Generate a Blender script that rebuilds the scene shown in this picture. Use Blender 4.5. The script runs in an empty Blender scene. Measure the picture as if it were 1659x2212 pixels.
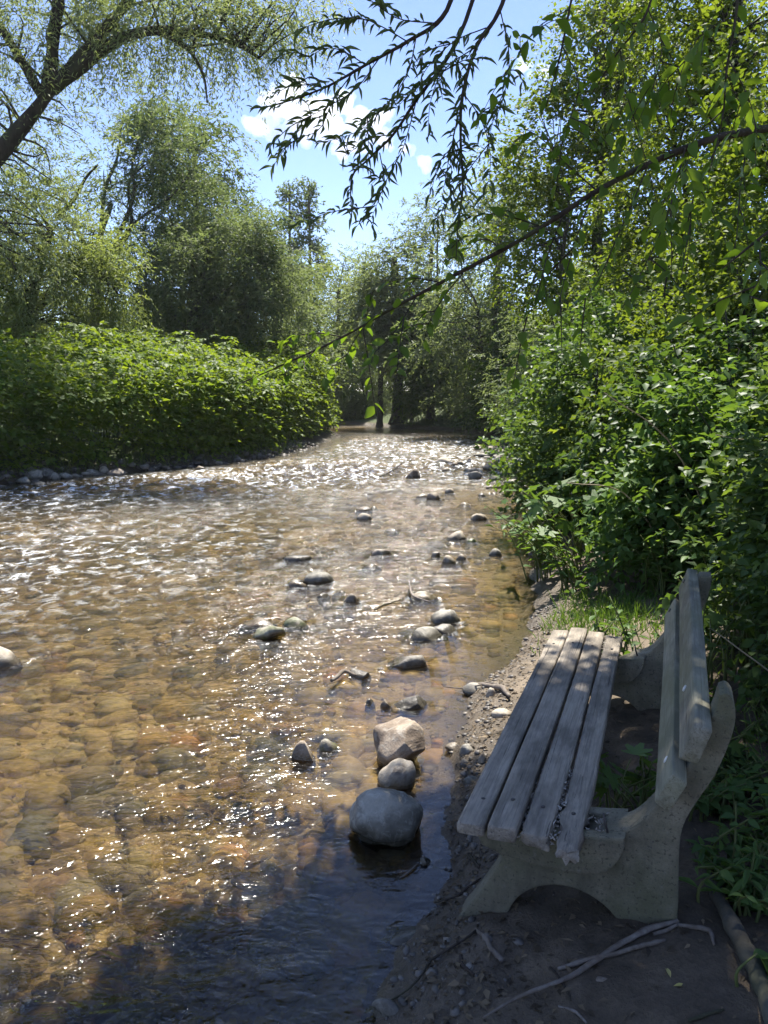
import bpy, math, random
import numpy as np
from mathutils import Vector, Matrix

# ---------------------------------------------------------------- camera, sky, sun, exposure
S = bpy.context.scene
COL = S.collection
FPX, CXP, CYP = 1662.0, 829.5, 1106.0
PITCH = math.atan((CYP - 845.0) / FPX)
CAMZ = 1.75
cam = bpy.data.cameras.new('camera')
cam.sensor_fit = 'VERTICAL'
cam.angle = 2 * math.atan(CYP / FPX)
cam.clip_start = 0.05
cam.clip_end = 5000
camo = bpy.data.objects.new('camera', cam)
COL.objects.link(camo)
camo.location = (0, 0, CAMZ)
camo.rotation_euler = (math.pi / 2 - PITCH, 0, 0)
S.camera = camo

SUN_EL, SUN_AZ = math.radians(62), math.radians(8)     # azimuth measured from +Y towards +X
w = bpy.data.worlds.new('World')
S.world = w
w.use_nodes = True
nt = w.node_tree
sky = nt.nodes.new('ShaderNodeTexSky')
sky.sky_type = 'NISHITA'
sky.sun_disc = False
sky.sun_elevation = SUN_EL
sky.sun_rotation = SUN_AZ
sky.altitude = 900
sky.air_density = 0.75
sky.dust_density = 0.0
sky.ozone_density = 5.0
nt.nodes['Background'].inputs['Strength'].default_value = 0.115
tint = nt.nodes.new('ShaderNodeMix')            # one even tint for the whole sky
tint.data_type = 'RGBA'
tint.blend_type = 'MULTIPLY'
tint.inputs[0].default_value = 1.0
tint.inputs[7].default_value = (1.17, 0.98, 0.95, 1)
nt.links.new(sky.outputs[0], tint.inputs[6])
nt.links.new(tint.outputs[2], nt.nodes['Background'].inputs['Color'])

sd = bpy.data.lights.new('sun', 'SUN')
sd.energy = 5.0
sd.angle = math.radians(0.53)
sd.color = (1.0, 0.95, 0.86)
so = bpy.data.objects.new('sun', sd)
COL.objects.link(so)
SUNV = Vector((math.sin(SUN_AZ) * math.cos(SUN_EL), math.cos(SUN_AZ) * math.cos(SUN_EL), math.sin(SUN_EL)))
so.rotation_euler = SUNV.to_track_quat('Z', 'Y').to_euler()
so.location = (0, 0, 30)

S.view_settings.view_transform = 'Standard'
S.view_settings.look = 'None'
S.view_settings.exposure = 1.45
S.view_settings.gamma = 1
S.view_settings.use_curve_mapping = False
cy = S.cycles
cy.use_denoising = True
try:
    cy.denoiser = 'OPENIMAGEDENOISE'
    cy.denoising_prefilter = 'ACCURATE'
except Exception:
    pass
cy.max_bounces = 8
cy.diffuse_bounces = 4
cy.glossy_bounces = 2
cy.transmission_bounces = 5
cy.transparent_max_bounces = 12
cy.volume_bounces = 6
cy.caustics_reflective = False
cy.caustics_refractive = False
cy.sample_clamp_indirect = 6
cy.use_adaptive_sampling = True
cy.adaptive_threshold = 0.02

ORD = ['first', 'second', 'third', 'fourth', 'fifth', 'sixth', 'seventh', 'eighth', 'ninth', 'tenth', 'eleventh', 'twelfth', 'thirteenth', 'fourteenth', 'fifteenth', 'sixteenth', 'seventeenth', 'eighteenth', 'nineteenth', 'twentieth', 'twenty-first', 'twenty-second', 'twenty-third', 'twenty-fourth']
rng = np.random.default_rng(7)


# ---------------------------------------------------------------- helpers
def ray(u, v):
    a = (u - CXP) / FPX
    b = (CYP - v) / FPX
    return np.array([a, math.cos(PITCH) + b * math.sin(PITCH), -math.sin(PITCH) + b * math.cos(PITCH)])


def on(u, v, z=0.0):
    d = ray(u, v)
    return np.array([0, 0, CAMZ]) + d * ((z - CAMZ) / d[2])


def at(u, v, y):
    d = ray(u, v)
    return np.array([0, 0, CAMZ]) + d * (y / d[1])


def project(p):
    p = np.atleast_2d(np.asarray(p, float))
    x, y, z = p[:, 0], p[:, 1], p[:, 2] - CAMZ
    f = y * math.cos(PITCH) - z * math.sin(PITCH)
    up = y * math.sin(PITCH) + z * math.cos(PITCH)
    f2 = np.where(f > 0.05, f, 0.05)
    return CXP + FPX * x / f2, CYP - FPX * up / f2, f


def h3(i, j, k, seed):
    n = (i.astype(np.int64) * 374761393 + j.astype(np.int64) * 668265263 + k.astype(np.int64) * 2147483647 + seed * 1274126177) & 0xffffffff
    n = ((n ^ (n >> 13)) * 1274126177) & 0xffffffff
    n = (n ^ (n >> 16)) & 0xffffffff
    return n.astype(np.float64) / 0xffffffff * 2 - 1


def noise(p, seed=0):
    p = np.asarray(p, float)
    i = np.floor(p).astype(np.int64)
    f = p - i
    f = f * f * (3 - 2 * f)
    r = 0
    for dx in (0, 1):
        for dy in (0, 1):
            for dz in (0, 1):
                wgt = (f[:, 0] if dx else 1 - f[:, 0]) * (f[:, 1] if dy else 1 - f[:, 1]) * (f[:, 2] if dz else 1 - f[:, 2])
                r = r + wgt * h3(i[:, 0] + dx, i[:, 1] + dy, i[:, 2] + dz, seed)
    return r


def fbm(p, seed=0, o=3, g=0.5):
    p = np.asarray(p, float)
    a, r = 1.0, 0
    for k in range(o):
        r = r + a * noise(p * 2 ** k, seed + k * 17)
        a *= g
    return r


def n2(x, y, sc, seed=0, o=2):
    return fbm(np.stack([np.ravel(x) * sc, np.ravel(y) * sc, np.full(np.size(x), 0.37)], 1), seed, o).reshape(np.shape(x))


def unit(v):
    v = np.asarray(v, float)
    return v / (np.linalg.norm(v, axis=-1, keepdims=True) + 1e-9)


def make_mesh(name, verts, faces, attrs=None, smooth=True, mat=None):
    """faces: list of int arrays (n,k)"""
    me = bpy.data.meshes.new(name)
    verts = np.asarray(verts, np.float32)
    faces = [np.asarray(f, np.int32) for f in faces if len(f)]
    me.vertices.add(len(verts))
    me.vertices.foreach_set('co', verts.ravel())
    loops = np.concatenate([f.ravel() for f in faces])
    counts = np.concatenate([np.full(len(f), f.shape[1], np.int32) for f in faces])
    starts = np.concatenate([[0], np.cumsum(counts)[:-1]]).astype(np.int32)
    me.loops.add(len(loops))
    me.loops.foreach_set('vertex_index', loops)
    me.polygons.add(len(counts))
    me.polygons.foreach_set('loop_start', starts)
    if smooth:
        me.polygons.foreach_set('use_smooth', np.ones(len(counts), bool))
    me.update(calc_edges=True)
    for k, a in (attrs or {}).items():
        at_ = me.attributes.new(k, 'FLOAT', 'POINT')
        at_.data.foreach_set('value', np.asarray(a, np.float32))
    if mat:
        me.materials.append(mat)
    return me


def link(name, me, parent=None, loc=None):
    o = bpy.data.objects.new(name, me)
    COL.objects.link(o)
    if parent is not None:
        o.parent = parent
    if loc is not None:
        o.location = loc
    return o


def tag(o, label=None, cat=None, group=None, kind=None):
    if label:
        o['label'] = label
    if cat:
        o['category'] = cat
    if group:
        o['group'] = group
    if kind:
        o['kind'] = kind
    return o


def empty(name, loc=(0, 0, 0), rz=0.0):
    o = bpy.data.objects.new(name, None)
    COL.objects.link(o)
    o.empty_display_size = 0.1
    o.location = loc
    o.rotation_euler = (0, 0, rz)
    return o


class Buf:
    def __init__(s):
        s.v, s.f, s.n, s.a = [], {}, 0, []

    def add(s, v, f, a=0.5):
        v = np.asarray(v, float)
        f = np.asarray(f, int)
        s.v.append(v)
        s.f.setdefault(f.shape[1], []).append(f + s.n)
        s.a.append(np.broadcast_to(np.asarray(a, float), (len(v),)))
        s.n += len(v)

    def mesh(s, name, mat, smooth=True):
        return make_mesh(name, np.concatenate(s.v), [np.concatenate(x) for x in s.f.values()],
                         {'rnd': np.concatenate(s.a)}, smooth, mat)


def tube(buf, pts, rad, sides=6, wob=0.0, seed=0, a=0.5):
    pts = np.asarray(pts, float)
    n = len(pts)
    rad = np.broadcast_to(np.asarray(rad, float), (n,))
    t = unit(np.gradient(pts, axis=0))
    ref = np.array([0, 0, 1.0]) if abs(t[0][2]) < 0.9 else np.array([1.0, 0, 0])
    b1 = unit(np.cross(t, ref))
    b2 = np.cross(t, b1)
    ang = np.arange(sides) / sides * 2 * math.pi
    ring = b1[:, None, :] * np.cos(ang)[None, :, None] + b2[:, None, :] * np.sin(ang)[None, :, None]
    rr = rad[:, None] * np.ones((1, sides))
    v = pts[:, None, :] + ring * rr[:, :, None]
    v = v.reshape(-1, 3)
    if wob:
        nn = fbm(v / (rad.max() * 1.5) + seed, seed, 2)
        v = v + (ring.reshape(-1, 3)) * (nn * wob * np.repeat(rad, sides))[:, None]
    i = np.arange(n - 1)[:, None] * sides
    j = np.arange(sides)[None, :]
    q = np.stack([i + j, i + (j + 1) % sides, i + sides + (j + 1) % sides, i + sides + j], -1).reshape(-1, 4)
    v = np.concatenate([v, pts[[0, -1]]])
    e0, e1 = n * sides, n * sides + 1
    caps = np.array([[e0, (k + 1) % sides, k] for k in range(sides)] + [[e1, (n - 1) * sides + k, (n - 1) * sides + (k + 1) % sides] for k in range(sides)])
    buf.add(v, q, a)
    base = buf.n - len(v)
    buf.f.setdefault(3, []).append(caps + base)


def spline(pts, n):
    pts = np.asarray(pts, float)
    m = len(pts)
    P = np.concatenate([[2 * pts[0] - pts[1]], pts, [2 * pts[-1] - pts[-2]]])
    t = np.linspace(0, m - 1 - 1e-6, n)
    i = t.astype(int)
    f = (t - i)[:, None]
    p0, p1, p2, p3 = P[i], P[i + 1], P[i + 2], P[i + 3]
    return 0.5 * (2 * p1 + (p2 - p0) * f + (2 * p0 - 5 * p1 + 4 * p2 - p3) * f ** 2 + (3 * p1 - p0 - 3 * p2 + p3) * f ** 3)


# ---------------------------------------------------------------- material tools
class M:
    def __init__(s, name):
        s.m = bpy.data.materials.new(name)
        s.m.use_nodes = True
        s.t = s.m.node_tree
        s.t.nodes.clear()
        s.out = s.n('ShaderNodeOutputMaterial')

    def n(s, typ, **kw):
        nd = s.t.nodes.new(typ)
        for k, v in kw.items():
            if hasattr(nd, k) and k not in nd.inputs:
                setattr(nd, k, v)
            else:
                s.set(nd, k, v)
        return nd

    def set(s, nd, k, v):
        sock = nd.inputs[k] if isinstance(k, (int, str)) else k
        if hasattr(v, 'is_output'):
            s.t.links.new(v, sock)
        elif hasattr(v, 'outputs'):
            s.t.links.new(v.outputs[0], sock)
        else:
            sock.default_value = v

    def coord(s, which='Object', scale=(1, 1, 1), rot=(0, 0, 0)):
        if which == 'World':
            src = s.n('ShaderNodeNewGeometry').outputs['Position']
        else:
            src = s.n('ShaderNodeTexCoord').outputs[which]
        mp = s.n('ShaderNodeMapping')
        mp.inputs['Scale'].default_value = scale
        mp.inputs['Rotation'].default_value = rot
        s.t.links.new(src, mp.inputs['Vector'])
        return mp.outputs[0]

    def noise(s, vec, scale, detail=4, rough=0.55, dist=0.0):
        nd = s.n('ShaderNodeTexNoise')
        s.t.links.new(vec, nd.inputs['Vector'])
        nd.inputs['Scale'].default_value = scale
        nd.inputs['Detail'].default_value = detail
        nd.inputs['Roughness'].default_value = rough
        nd.inputs['Distortion'].default_value = dist
        return nd.outputs['Fac']

    def ramp(s, fac, stops, interp='LINEAR'):
        nd = s.n('ShaderNodeValToRGB')
        cr = nd.color_ramp
        cr.interpolation = interp
        while len(cr.elements) < len(stops):
            cr.elements.new(0.5)
        for e, (p, c) in zip(cr.elements, stops):
            e.position = p
            e.color = (c[0], c[1], c[2], 1) if hasattr(c, '__len__') else (c, c, c, 1)
        s.t.links.new(fac, nd.inputs[0])
        return nd.outputs[0]

    def mix(s, fac, a, b, mode='MIX'):
        nd = s.n('ShaderNodeMix', data_type='RGBA', blend_type=mode)
        for idx, v in ((0, fac), (6, a), (7, b)):
            if hasattr(v, 'is_output'):
                s.t.links.new(v, nd.inputs[idx])
            elif idx == 0:
                nd.inputs[0].default_value = v
            else:
                nd.inputs[idx].default_value = (v[0], v[1], v[2], 1)
        return nd.outputs[2]

    def math(s, op, a, b=None, clamp=False):
        nd = s.n('ShaderNodeMath', operation=op, use_clamp=clamp)
        for idx, v in ((0, a), (1, b)):
            if v is None:
                continue
            if hasattr(v, 'is_output'):
                s.t.links.new(v, nd.inputs[idx])
            else:
                nd.inputs[idx].default_value = v
        return nd.outputs[0]

    def bump(s, h, strength=0.3, dist=0.02, normal=None):
        nd = s.n('ShaderNodeBump')
        nd.inputs['Strength'].default_value = strength
        nd.inputs['Distance'].default_value = dist
        s.t.links.new(h, nd.inputs['Height'])
        if normal is not None:
            s.t.links.new(normal, nd.inputs['Normal'])
        return nd.outputs[0]

    def principled(s, color, rough=0.7, normal=None, spec=0.4):
        nd = s.n('ShaderNodeBsdfPrincipled')
        s.set(nd, 'Base Color', color if hasattr(color, 'is_output') else (*color, 1))
        s.set(nd, 'Roughness', rough)
        s.set(nd, 'Specular IOR Level', spec)
        if normal is not None:
            s.set(nd, 'Normal', normal)
        return nd.outputs[0]

    def finish(s, shader):
        s.t.links.new(shader, s.out.inputs['Surface'])
        return s.m


def leaf_mat(name, dark, light, trans=0.45, tr_tint=(1.25, 1.2, 0.45), rough=0.55, spec=0.16, dead=0.0):
    m = M(name)
    a = m.n('ShaderNodeAttribute', attribute_name='rnd').outputs['Fac']
    r = m.n('ShaderNodeObjectInfo').outputs['Random']
    f = m.math('MULTIPLY', m.math('ADD', a, r), 0.5)
    f2 = m.math('ADD', m.math('MULTIPLY', m.math('SUBTRACT', f, 0.5), 1.5), 0.5, clamp=True)
    stops = [(0.0, dark), (1.0, light)]
    if dead:
        stops = [(0.0, dark), (1.0 - dead, light), (1.0, (0.22, 0.13, 0.03))]
    c = m.ramp(f2, stops)
    d = m.principled(c, rough, spec=spec)
    tc = m.mix(1.0, c, tr_tint, 'MULTIPLY')
    t = m.n('ShaderNodeBsdfTranslucent')
    m.set(t, 'Color', tc)
    mx = m.n('ShaderNodeMixShader')
    mx.inputs[0].default_value = trans
    m.t.links.new(d, mx.inputs[1])
    m.t.links.new(t.outputs[0], mx.inputs[2])
    return m.finish(mx.outputs[0])


def bark_mat(name, c1, c2, sc=9.0):
    m = M(name)
    v = m.coord('World', (1, 1, 0.3))
    n1 = m.noise(v, sc, 5, 0.65)
    n2_ = m.noise(m.coord('World'), 2.0, 2)
    c = m.ramp(n1, [(0.3, c1), (0.7, c2)])
    c = m.mix(m.ramp(n2_, [(0.45, 0.0), (0.7, 0.5)]), c, (0.07, 0.085, 0.035))
    return m.finish(m.principled(c, 0.9, m.bump(n1, 0.7, 0.03), 0.2))


MAT = {}
MAT['willow'] = leaf_mat('willow_leaf', (0.10, 0.14, 0.07), (0.235, 0.28, 0.155), 0.53, (1.15, 1.14, 0.58))
MAT['willow_dark'] = leaf_mat('willow_leaf_dark', (0.07, 0.11, 0.05), (0.16, 0.205, 0.10), 0.5)
MAT['willow_yellow'] = leaf_mat('willow_leaf_yellow', (0.115, 0.16, 0.062), (0.245, 0.295, 0.125), 0.53, (1.22, 1.18, 0.5))
MAT['alder'] = leaf_mat('alder_leaf', (0.065, 0.11, 0.025), (0.155, 0.215, 0.05), 0.55, (1.5, 1.32, 0.35))
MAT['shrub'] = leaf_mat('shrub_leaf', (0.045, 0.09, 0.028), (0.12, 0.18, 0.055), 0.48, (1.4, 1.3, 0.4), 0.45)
MAT['knot'] = leaf_mat('knotweed_leaf', (0.09, 0.155, 0.03), (0.22, 0.295, 0.06), 0.55, (1.5, 1.3, 0.35), 0.5, 0.18)
MAT['cherry'] = leaf_mat('bird_cherry_leaf', (0.06, 0.12, 0.03), (0.15, 0.23, 0.05), 0.58, (1.5, 1.4, 0.3), 0.4)
MAT['herb'] = leaf_mat('herb_leaf', (0.06, 0.12, 0.035), (0.13, 0.21, 0.06), 0.45, (1.4, 1.3, 0.4), 0.45)
MAT['grass'] = leaf_mat('grass_blade', (0.08, 0.15, 0.03), (0.17, 0.24, 0.07), 0.45)
MAT['straw'] = leaf_mat('dry_stalk', (0.20, 0.16, 0.09), (0.40, 0.34, 0.22), 0.15, (1, 0.9, 0.7))
MAT['bark'] = bark_mat('dark_bark', (0.014, 0.012, 0.010), (0.045, 0.038, 0.031))
MAT['bark_far'] = bark_mat('grey_bark', (0.04, 0.036, 0.03), (0.11, 0.10, 0.085), 5)
MAT['twig'] = bark_mat('twig_bark', (0.03, 0.022, 0.018), (0.07, 0.055, 0.042), 30)
MAT['stem'] = leaf_mat('green_stem', (0.07, 0.10, 0.03), (0.14, 0.15, 0.05), 0.1)


def driftwood():
    m = M('driftwood')
    v = m.coord('World')
    a = m.noise(v, 40, 4, 0.6)
    b = m.noise(v, 5, 2)
    c = m.ramp(a, [(0.3, (0.10, 0.08, 0.065)), (0.7, (0.27, 0.235, 0.20))])
    c = m.mix(m.ramp(b, [(0.4, 0.0), (0.65, 0.7)]), c, (0.11, 0.085, 0.062))
    return m.finish(m.principled(c, 0.85, m.bump(a, 0.5, 0.004), 0.25))


def stone_mat(name, c1, c2, c3, moss=0.0):
    m = M(name)
    v = m.coord('World')
    big = m.noise(v, 7, 4, 0.6, 0.6)
    fine = m.noise(v, 120, 3, 0.6)
    r = m.n('ShaderNodeObjectInfo').outputs['Random']
    c = m.ramp(big, [(0.38, c1), (0.50, c2), (0.62, c3)])
    c = m.mix(m.ramp(m.noise(v, 16, 4, 0.7, 1.0), [(0.54, 0.0), (0.60, 0.6)]), c, m.mix(0.55, c, (0.48, 0.46, 0.40)))
    c = m.mix(m.ramp(fine, [(0.35, 0.0), (0.75, 0.45)]), c, m.mix(0.5, c, (0.06, 0.055, 0.05)))
    c = m.mix(m.math('MULTIPLY', r, 0.5), c, m.mix(0.6, c, (0.42, 0.38, 0.33)))
    z = m.n('ShaderNodeSeparateXYZ')
    m.t.links.new(m.n('ShaderNodeNewGeometry').outputs['Position'], z.inputs[0])
    wl = m.math('ADD', z.outputs[2], m.math('MULTIPLY', m.math('SUBTRACT', big, 0.5), 0.05))
    wet = m.n('ShaderNodeMapRange')
    m.set(wet, 0, wl)
    wet.inputs[1].default_value = 0.018
    wet.inputs[2].default_value = 0.07
    wet.inputs[3].default_value = 1
    wet.inputs[4].default_value = 0
    c = m.mix(m.math('MULTIPLY', wet.outputs[0], 0.85), c, m.mix(1.0, c, (0.22, 0.2, 0.15), 'MULTIPLY'))
    if moss:
        mo = m.ramp(m.noise(v, 9, 3), [(0.5 - 0.1 * moss, 0.0), (0.68, moss)])
        c = m.mix(mo, c, (0.10, 0.13, 0.035))
    ro = m.n('ShaderNodeMapRange')
    m.set(ro, 0, wet.outputs[0])
    ro.inputs[3].default_value = 0.78
    ro.inputs[4].default_value = 0.25
    h = m.math('ADD', m.math('MULTIPLY', big, 1.0), m.math('MULTIPLY', fine, 0.15))
    return m.finish(m.principled(c, ro.outputs[0], m.bump(h, 0.8, 0.02), 0.4))


MAT['stone_tan'] = stone_mat('tan_stone', (0.19, 0.15, 0.105), (0.31, 0.26, 0.19), (0.44, 0.38, 0.295))
MAT['stone_grey'] = stone_mat('grey_stone', (0.10, 0.095, 0.075), (0.185, 0.172, 0.14), (0.31, 0.29, 0.24))
MAT['stone_dark'] = stone_mat('dark_stone', (0.06, 0.055, 0.05), (0.11, 0.10, 0.085), (0.19, 0.175, 0.15))
MAT['stone_brown'] = stone_mat('brown_stone', (0.105, 0.072, 0.046), (0.21, 0.155, 0.105), (0.33, 0.265, 0.195))
MAT['stone_moss'] = stone_mat('mossy_stone', (0.14, 0.13, 0.10), (0.25, 0.23, 0.18), (0.36, 0.33, 0.26), 0.8)
MAT['drift'] = driftwood()


# ---------------------------------------------------------------- the river's course and the ground
RY = np.array([-60, -12, 0, 1.91, 2.2, 2.55, 2.85, 3.25, 4.28, 4.91, 5.75, 7.27, 9.5, 12.97, 17.8, 21, 29.5, 33, 35, 37, 39.5, 42, 45, 50, 60])
RX = np.array([-14, -3.5, -0.4, 0.03, 0.1, 0.2, 0.24, 0.31, 0.52, 0.83, 1.18, 1.44, 1.86, 2.92, 3.55, 3.7, 3.95, 3.6, 2.5, 1.0, -0.6, -2.4, -8, -34, -120])
LY = np.array([-60, -12, 0, 8, 11, 14.63, 16.28, 18.59, 21, 25, 29, 31.1, 32.5, 35, 38, 41, 60])
LX = np.array([-30, -15, -11.5, -9.8, -8.9, -7.35, -6.2, -4.14, -2.9, -2.3, -1.8, -1.67, -2.6, -7.5, -16, -34, -130])


def xr(y):
    return np.interp(y, RY, RX)


def xl(y):
    return np.interp(y, LY, LX)


# rough horizontal-to-normal factor of each bank
def shore(x, y):
    """signed distance to the water's edge, >0 on land; side: +1 right, -1 left"""
    y = np.asarray(y, float)
    x = np.asarray(x, float)
    e = 0.4
    gr = (xr(y + e) - xr(y - e)) / (2 * e)
    gl = (xl(y + e) - xl(y - e)) / (2 * e)
    dr = (x - xr(y)) / np.sqrt(1 + gr * gr)
    dl = (xl(y) - x) / np.sqrt(1 + gl * gl)
    return np.maximum(dr, dl), np.where(dr > dl, 1, -1)


def smooth(a, b, x):
    t = np.clip((x - a) / (b - a), 0, 1)
    return t * t * (3 - 2 * t)


def ground_z(x, y, rough=True):
    s, side = shore(x, y)
    s = s + 0.10 * n2(x, y, 2.3, 3) * smooth(1.0, 4.0, np.abs(y) + 1) + 0.035 * n2(x, y, 8, 5)
    sp = np.maximum(s, 0)
    right = 0.075 * (1 - np.exp(-sp / 0.10)) + 0.19 * np.minimum(sp, 1.0) + 0.30 * np.clip(sp - 1.0, 0, 2.5) + 0.06 * np.clip(sp - 3.5, 0, 12)
    left = 0.22 * (1 - np.exp(-sp / 0.5)) + 0.10 * np.minimum(sp, 3) + 0.02 * np.clip(sp - 3, 0, 30)
    land = np.where(side > 0, right, left)
    sn = np.maximum(-s, 0)
    bed = -0.03 * (1 - np.exp(-sn / 0.08)) - (0.10 + 0.12 * smooth(2.5, 5.5, xr(y) - x)) * (1 - np.exp(-sn / 1.0))
    z = np.where(s > 0, land, bed)
    if rough:
        amp = np.where(s > 0, 0.012 + 0.02 * smooth(0.5, 2, sp), 0.035 * smooth(0.1, 1.0, sn))
        z = z + amp * n2(x, y, 3.0, 11, 3) + 0.016 * n2(x, y, 11, 23, 3) * smooth(0.02, 0.2, np.abs(s))
    return z


def gz(x, y):
    return float(ground_z(np.array([x]), np.array([y]))[0])


def axis(segs):
    out = []
    for a, b, st in segs:
        out.append(np.arange(a, b, st))
    return np.concatenate(out + [[segs[-1][1]]])


def heightfield(name, xs, ys, zf, mat, extra=None):
    X, Y = np.meshgrid(xs, ys)
    Z = zf(X, Y)
    v = np.stack([X, Y, Z], -1).reshape(-1, 3)
    nx, ny = len(xs), len(ys)
    i = np.arange(ny - 1)[:, None] * nx
    j = np.arange(nx - 1)[None, :]
    f = np.stack([i + j, i + j + 1, i + nx + j + 1, i + nx + j], -1).reshape(-1, 4)
    at_ = extra(X.ravel(), Y.ravel(), Z.ravel()) if extra else None
    return make_mesh(name, v, [f], at_, True, mat)


def ground_material():
    m = M('river_bank_soil')
    v = m.coord('World')
    s = m.n('ShaderNodeAttribute', attribute_name='shore').outputs['Fac']
    big = m.noise(v, 1.3, 4, 0.6)
    mid = m.noise(v, 7, 5, 0.65)
    fine = m.noise(v, 60, 4, 0.7)
    mud = m.ramp(mid, [(0.3, (0.048, 0.036, 0.023)), (0.6, (0.11, 0.083, 0.055)), (0.75, (0.18, 0.138, 0.093))])
    sand = m.ramp(mid, [(0.3, (0.12, 0.092, 0.062)), (0.65, (0.225, 0.178, 0.128))])
    sm = m.n('ShaderNodeAttribute', attribute_name='sand').outputs['Fac']
    c = m.mix(m.math('ADD', sm, m.math('MULTIPLY', m.math('SUBTRACT', big, 0.5), 0.5), True), mud, sand)
    wet = m.n('ShaderNodeMapRange')
    m.set(wet, 0, m.math('ADD', s, m.math('MULTIPLY', m.math('SUBTRACT', mid, 0.5), 0.25)))
    wet.inputs[1].default_value = 0.04
    wet.inputs[2].default_value = 0.32
    wet.inputs[3].default_value = 1
    wet.inputs[4].default_value = 0
    c = m.mix(m.math('MULTIPLY', wet.outputs[0], 0.6), c, m.mix(1.0, c, (0.35, 0.33, 0.3), 'MULTIPLY'))
    gr = m.n('ShaderNodeAttribute', attribute_name='green').outputs['Fac']
    gcol = m.ramp(fine, [(0.3, (0.03, 0.045, 0.015)), (0.7, (0.075, 0.10, 0.03))])
    c = m.mix(gr, c, gcol)
    bedc = m.ramp(m.noise(v, 16, 4, 0.6, 0.4), [(0.28, (0.09, 0.06, 0.025)), (0.45, (0.20, 0.135, 0.05)), (0.58, (0.31, 0.22, 0.085)), (0.75, (0.40, 0.32, 0.16))])
    bd = m.n('ShaderNodeMapRange')
    m.set(bd, 0, s)
    bd.inputs[1].default_value = 0.0
    bd.inputs[2].default_value = -0.5
    c = m.mix(bd.outputs[0], c, bedc)
    c = m.mix(m.ramp(fine, [(0.3, 0.4), (0.6, 0.0)]), c, m.mix(1.0, c, (0.45, 0.45, 0.45), 'MULTIPLY'))
    ro = m.n('ShaderNodeMapRange')
    m.set(ro, 0, wet.outputs[0])
    ro.inputs[3].default_value = 0.9
    ro.inputs[4].default_value = 0.38
    h = m.math('ADD', mid, m.math('MULTIPLY', fine, 0.5))
    return m.finish(m.principled(c, ro.outputs[0], m.bump(h, 0.8, 0.03), 0.35))


def ground_attr(X, Y, Z):
    s, side = shore(X, Y)
    sand = smooth(3.3, 4.2, Y) * (1 - smooth(5.3, 6.2, Y)) * (1 - smooth(0.7, 1.3, s)) * (side > 0) * (s > 0)
    sand = np.maximum(sand, 0.35 * (1 - smooth(0.2, 0.6, s)) * (Y > 0) * (side > 0) * (Y < 28))
    green = np.where(side > 0, smooth(1.2, 2.2, s) * smooth(1.0, 6, Y), smooth(0.25, 0.8, s))
    green = np.maximum(green, smooth(0.15, 0.6, s) * smooth(28, 31, Y))
    return {'shore': s, 'sand': sand, 'green': green}


gx = axis([(-260, -60, 20), (-60, -16, 2.0), (-16, -4, 0.22), (-4, -1.5, 0.09), (-1.5, 3.0, 0.035), (3.0, 8, 0.15), (8, 30, 1.2), (30, 260, 20)])
gy = axis([(-60, -8, 4), (-8, 1.0, 0.4), (1.0, 6.0, 0.035), (6, 12, 0.10), (12, 45, 0.28), (45, 80, 2.5), (80, 420, 20)])
ground = link('ground', heightfield('ground', gx, gy, ground_z, ground_material(), ground_attr))
tag(ground, 'muddy river bank and stony bed', kind='structure')


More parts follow.
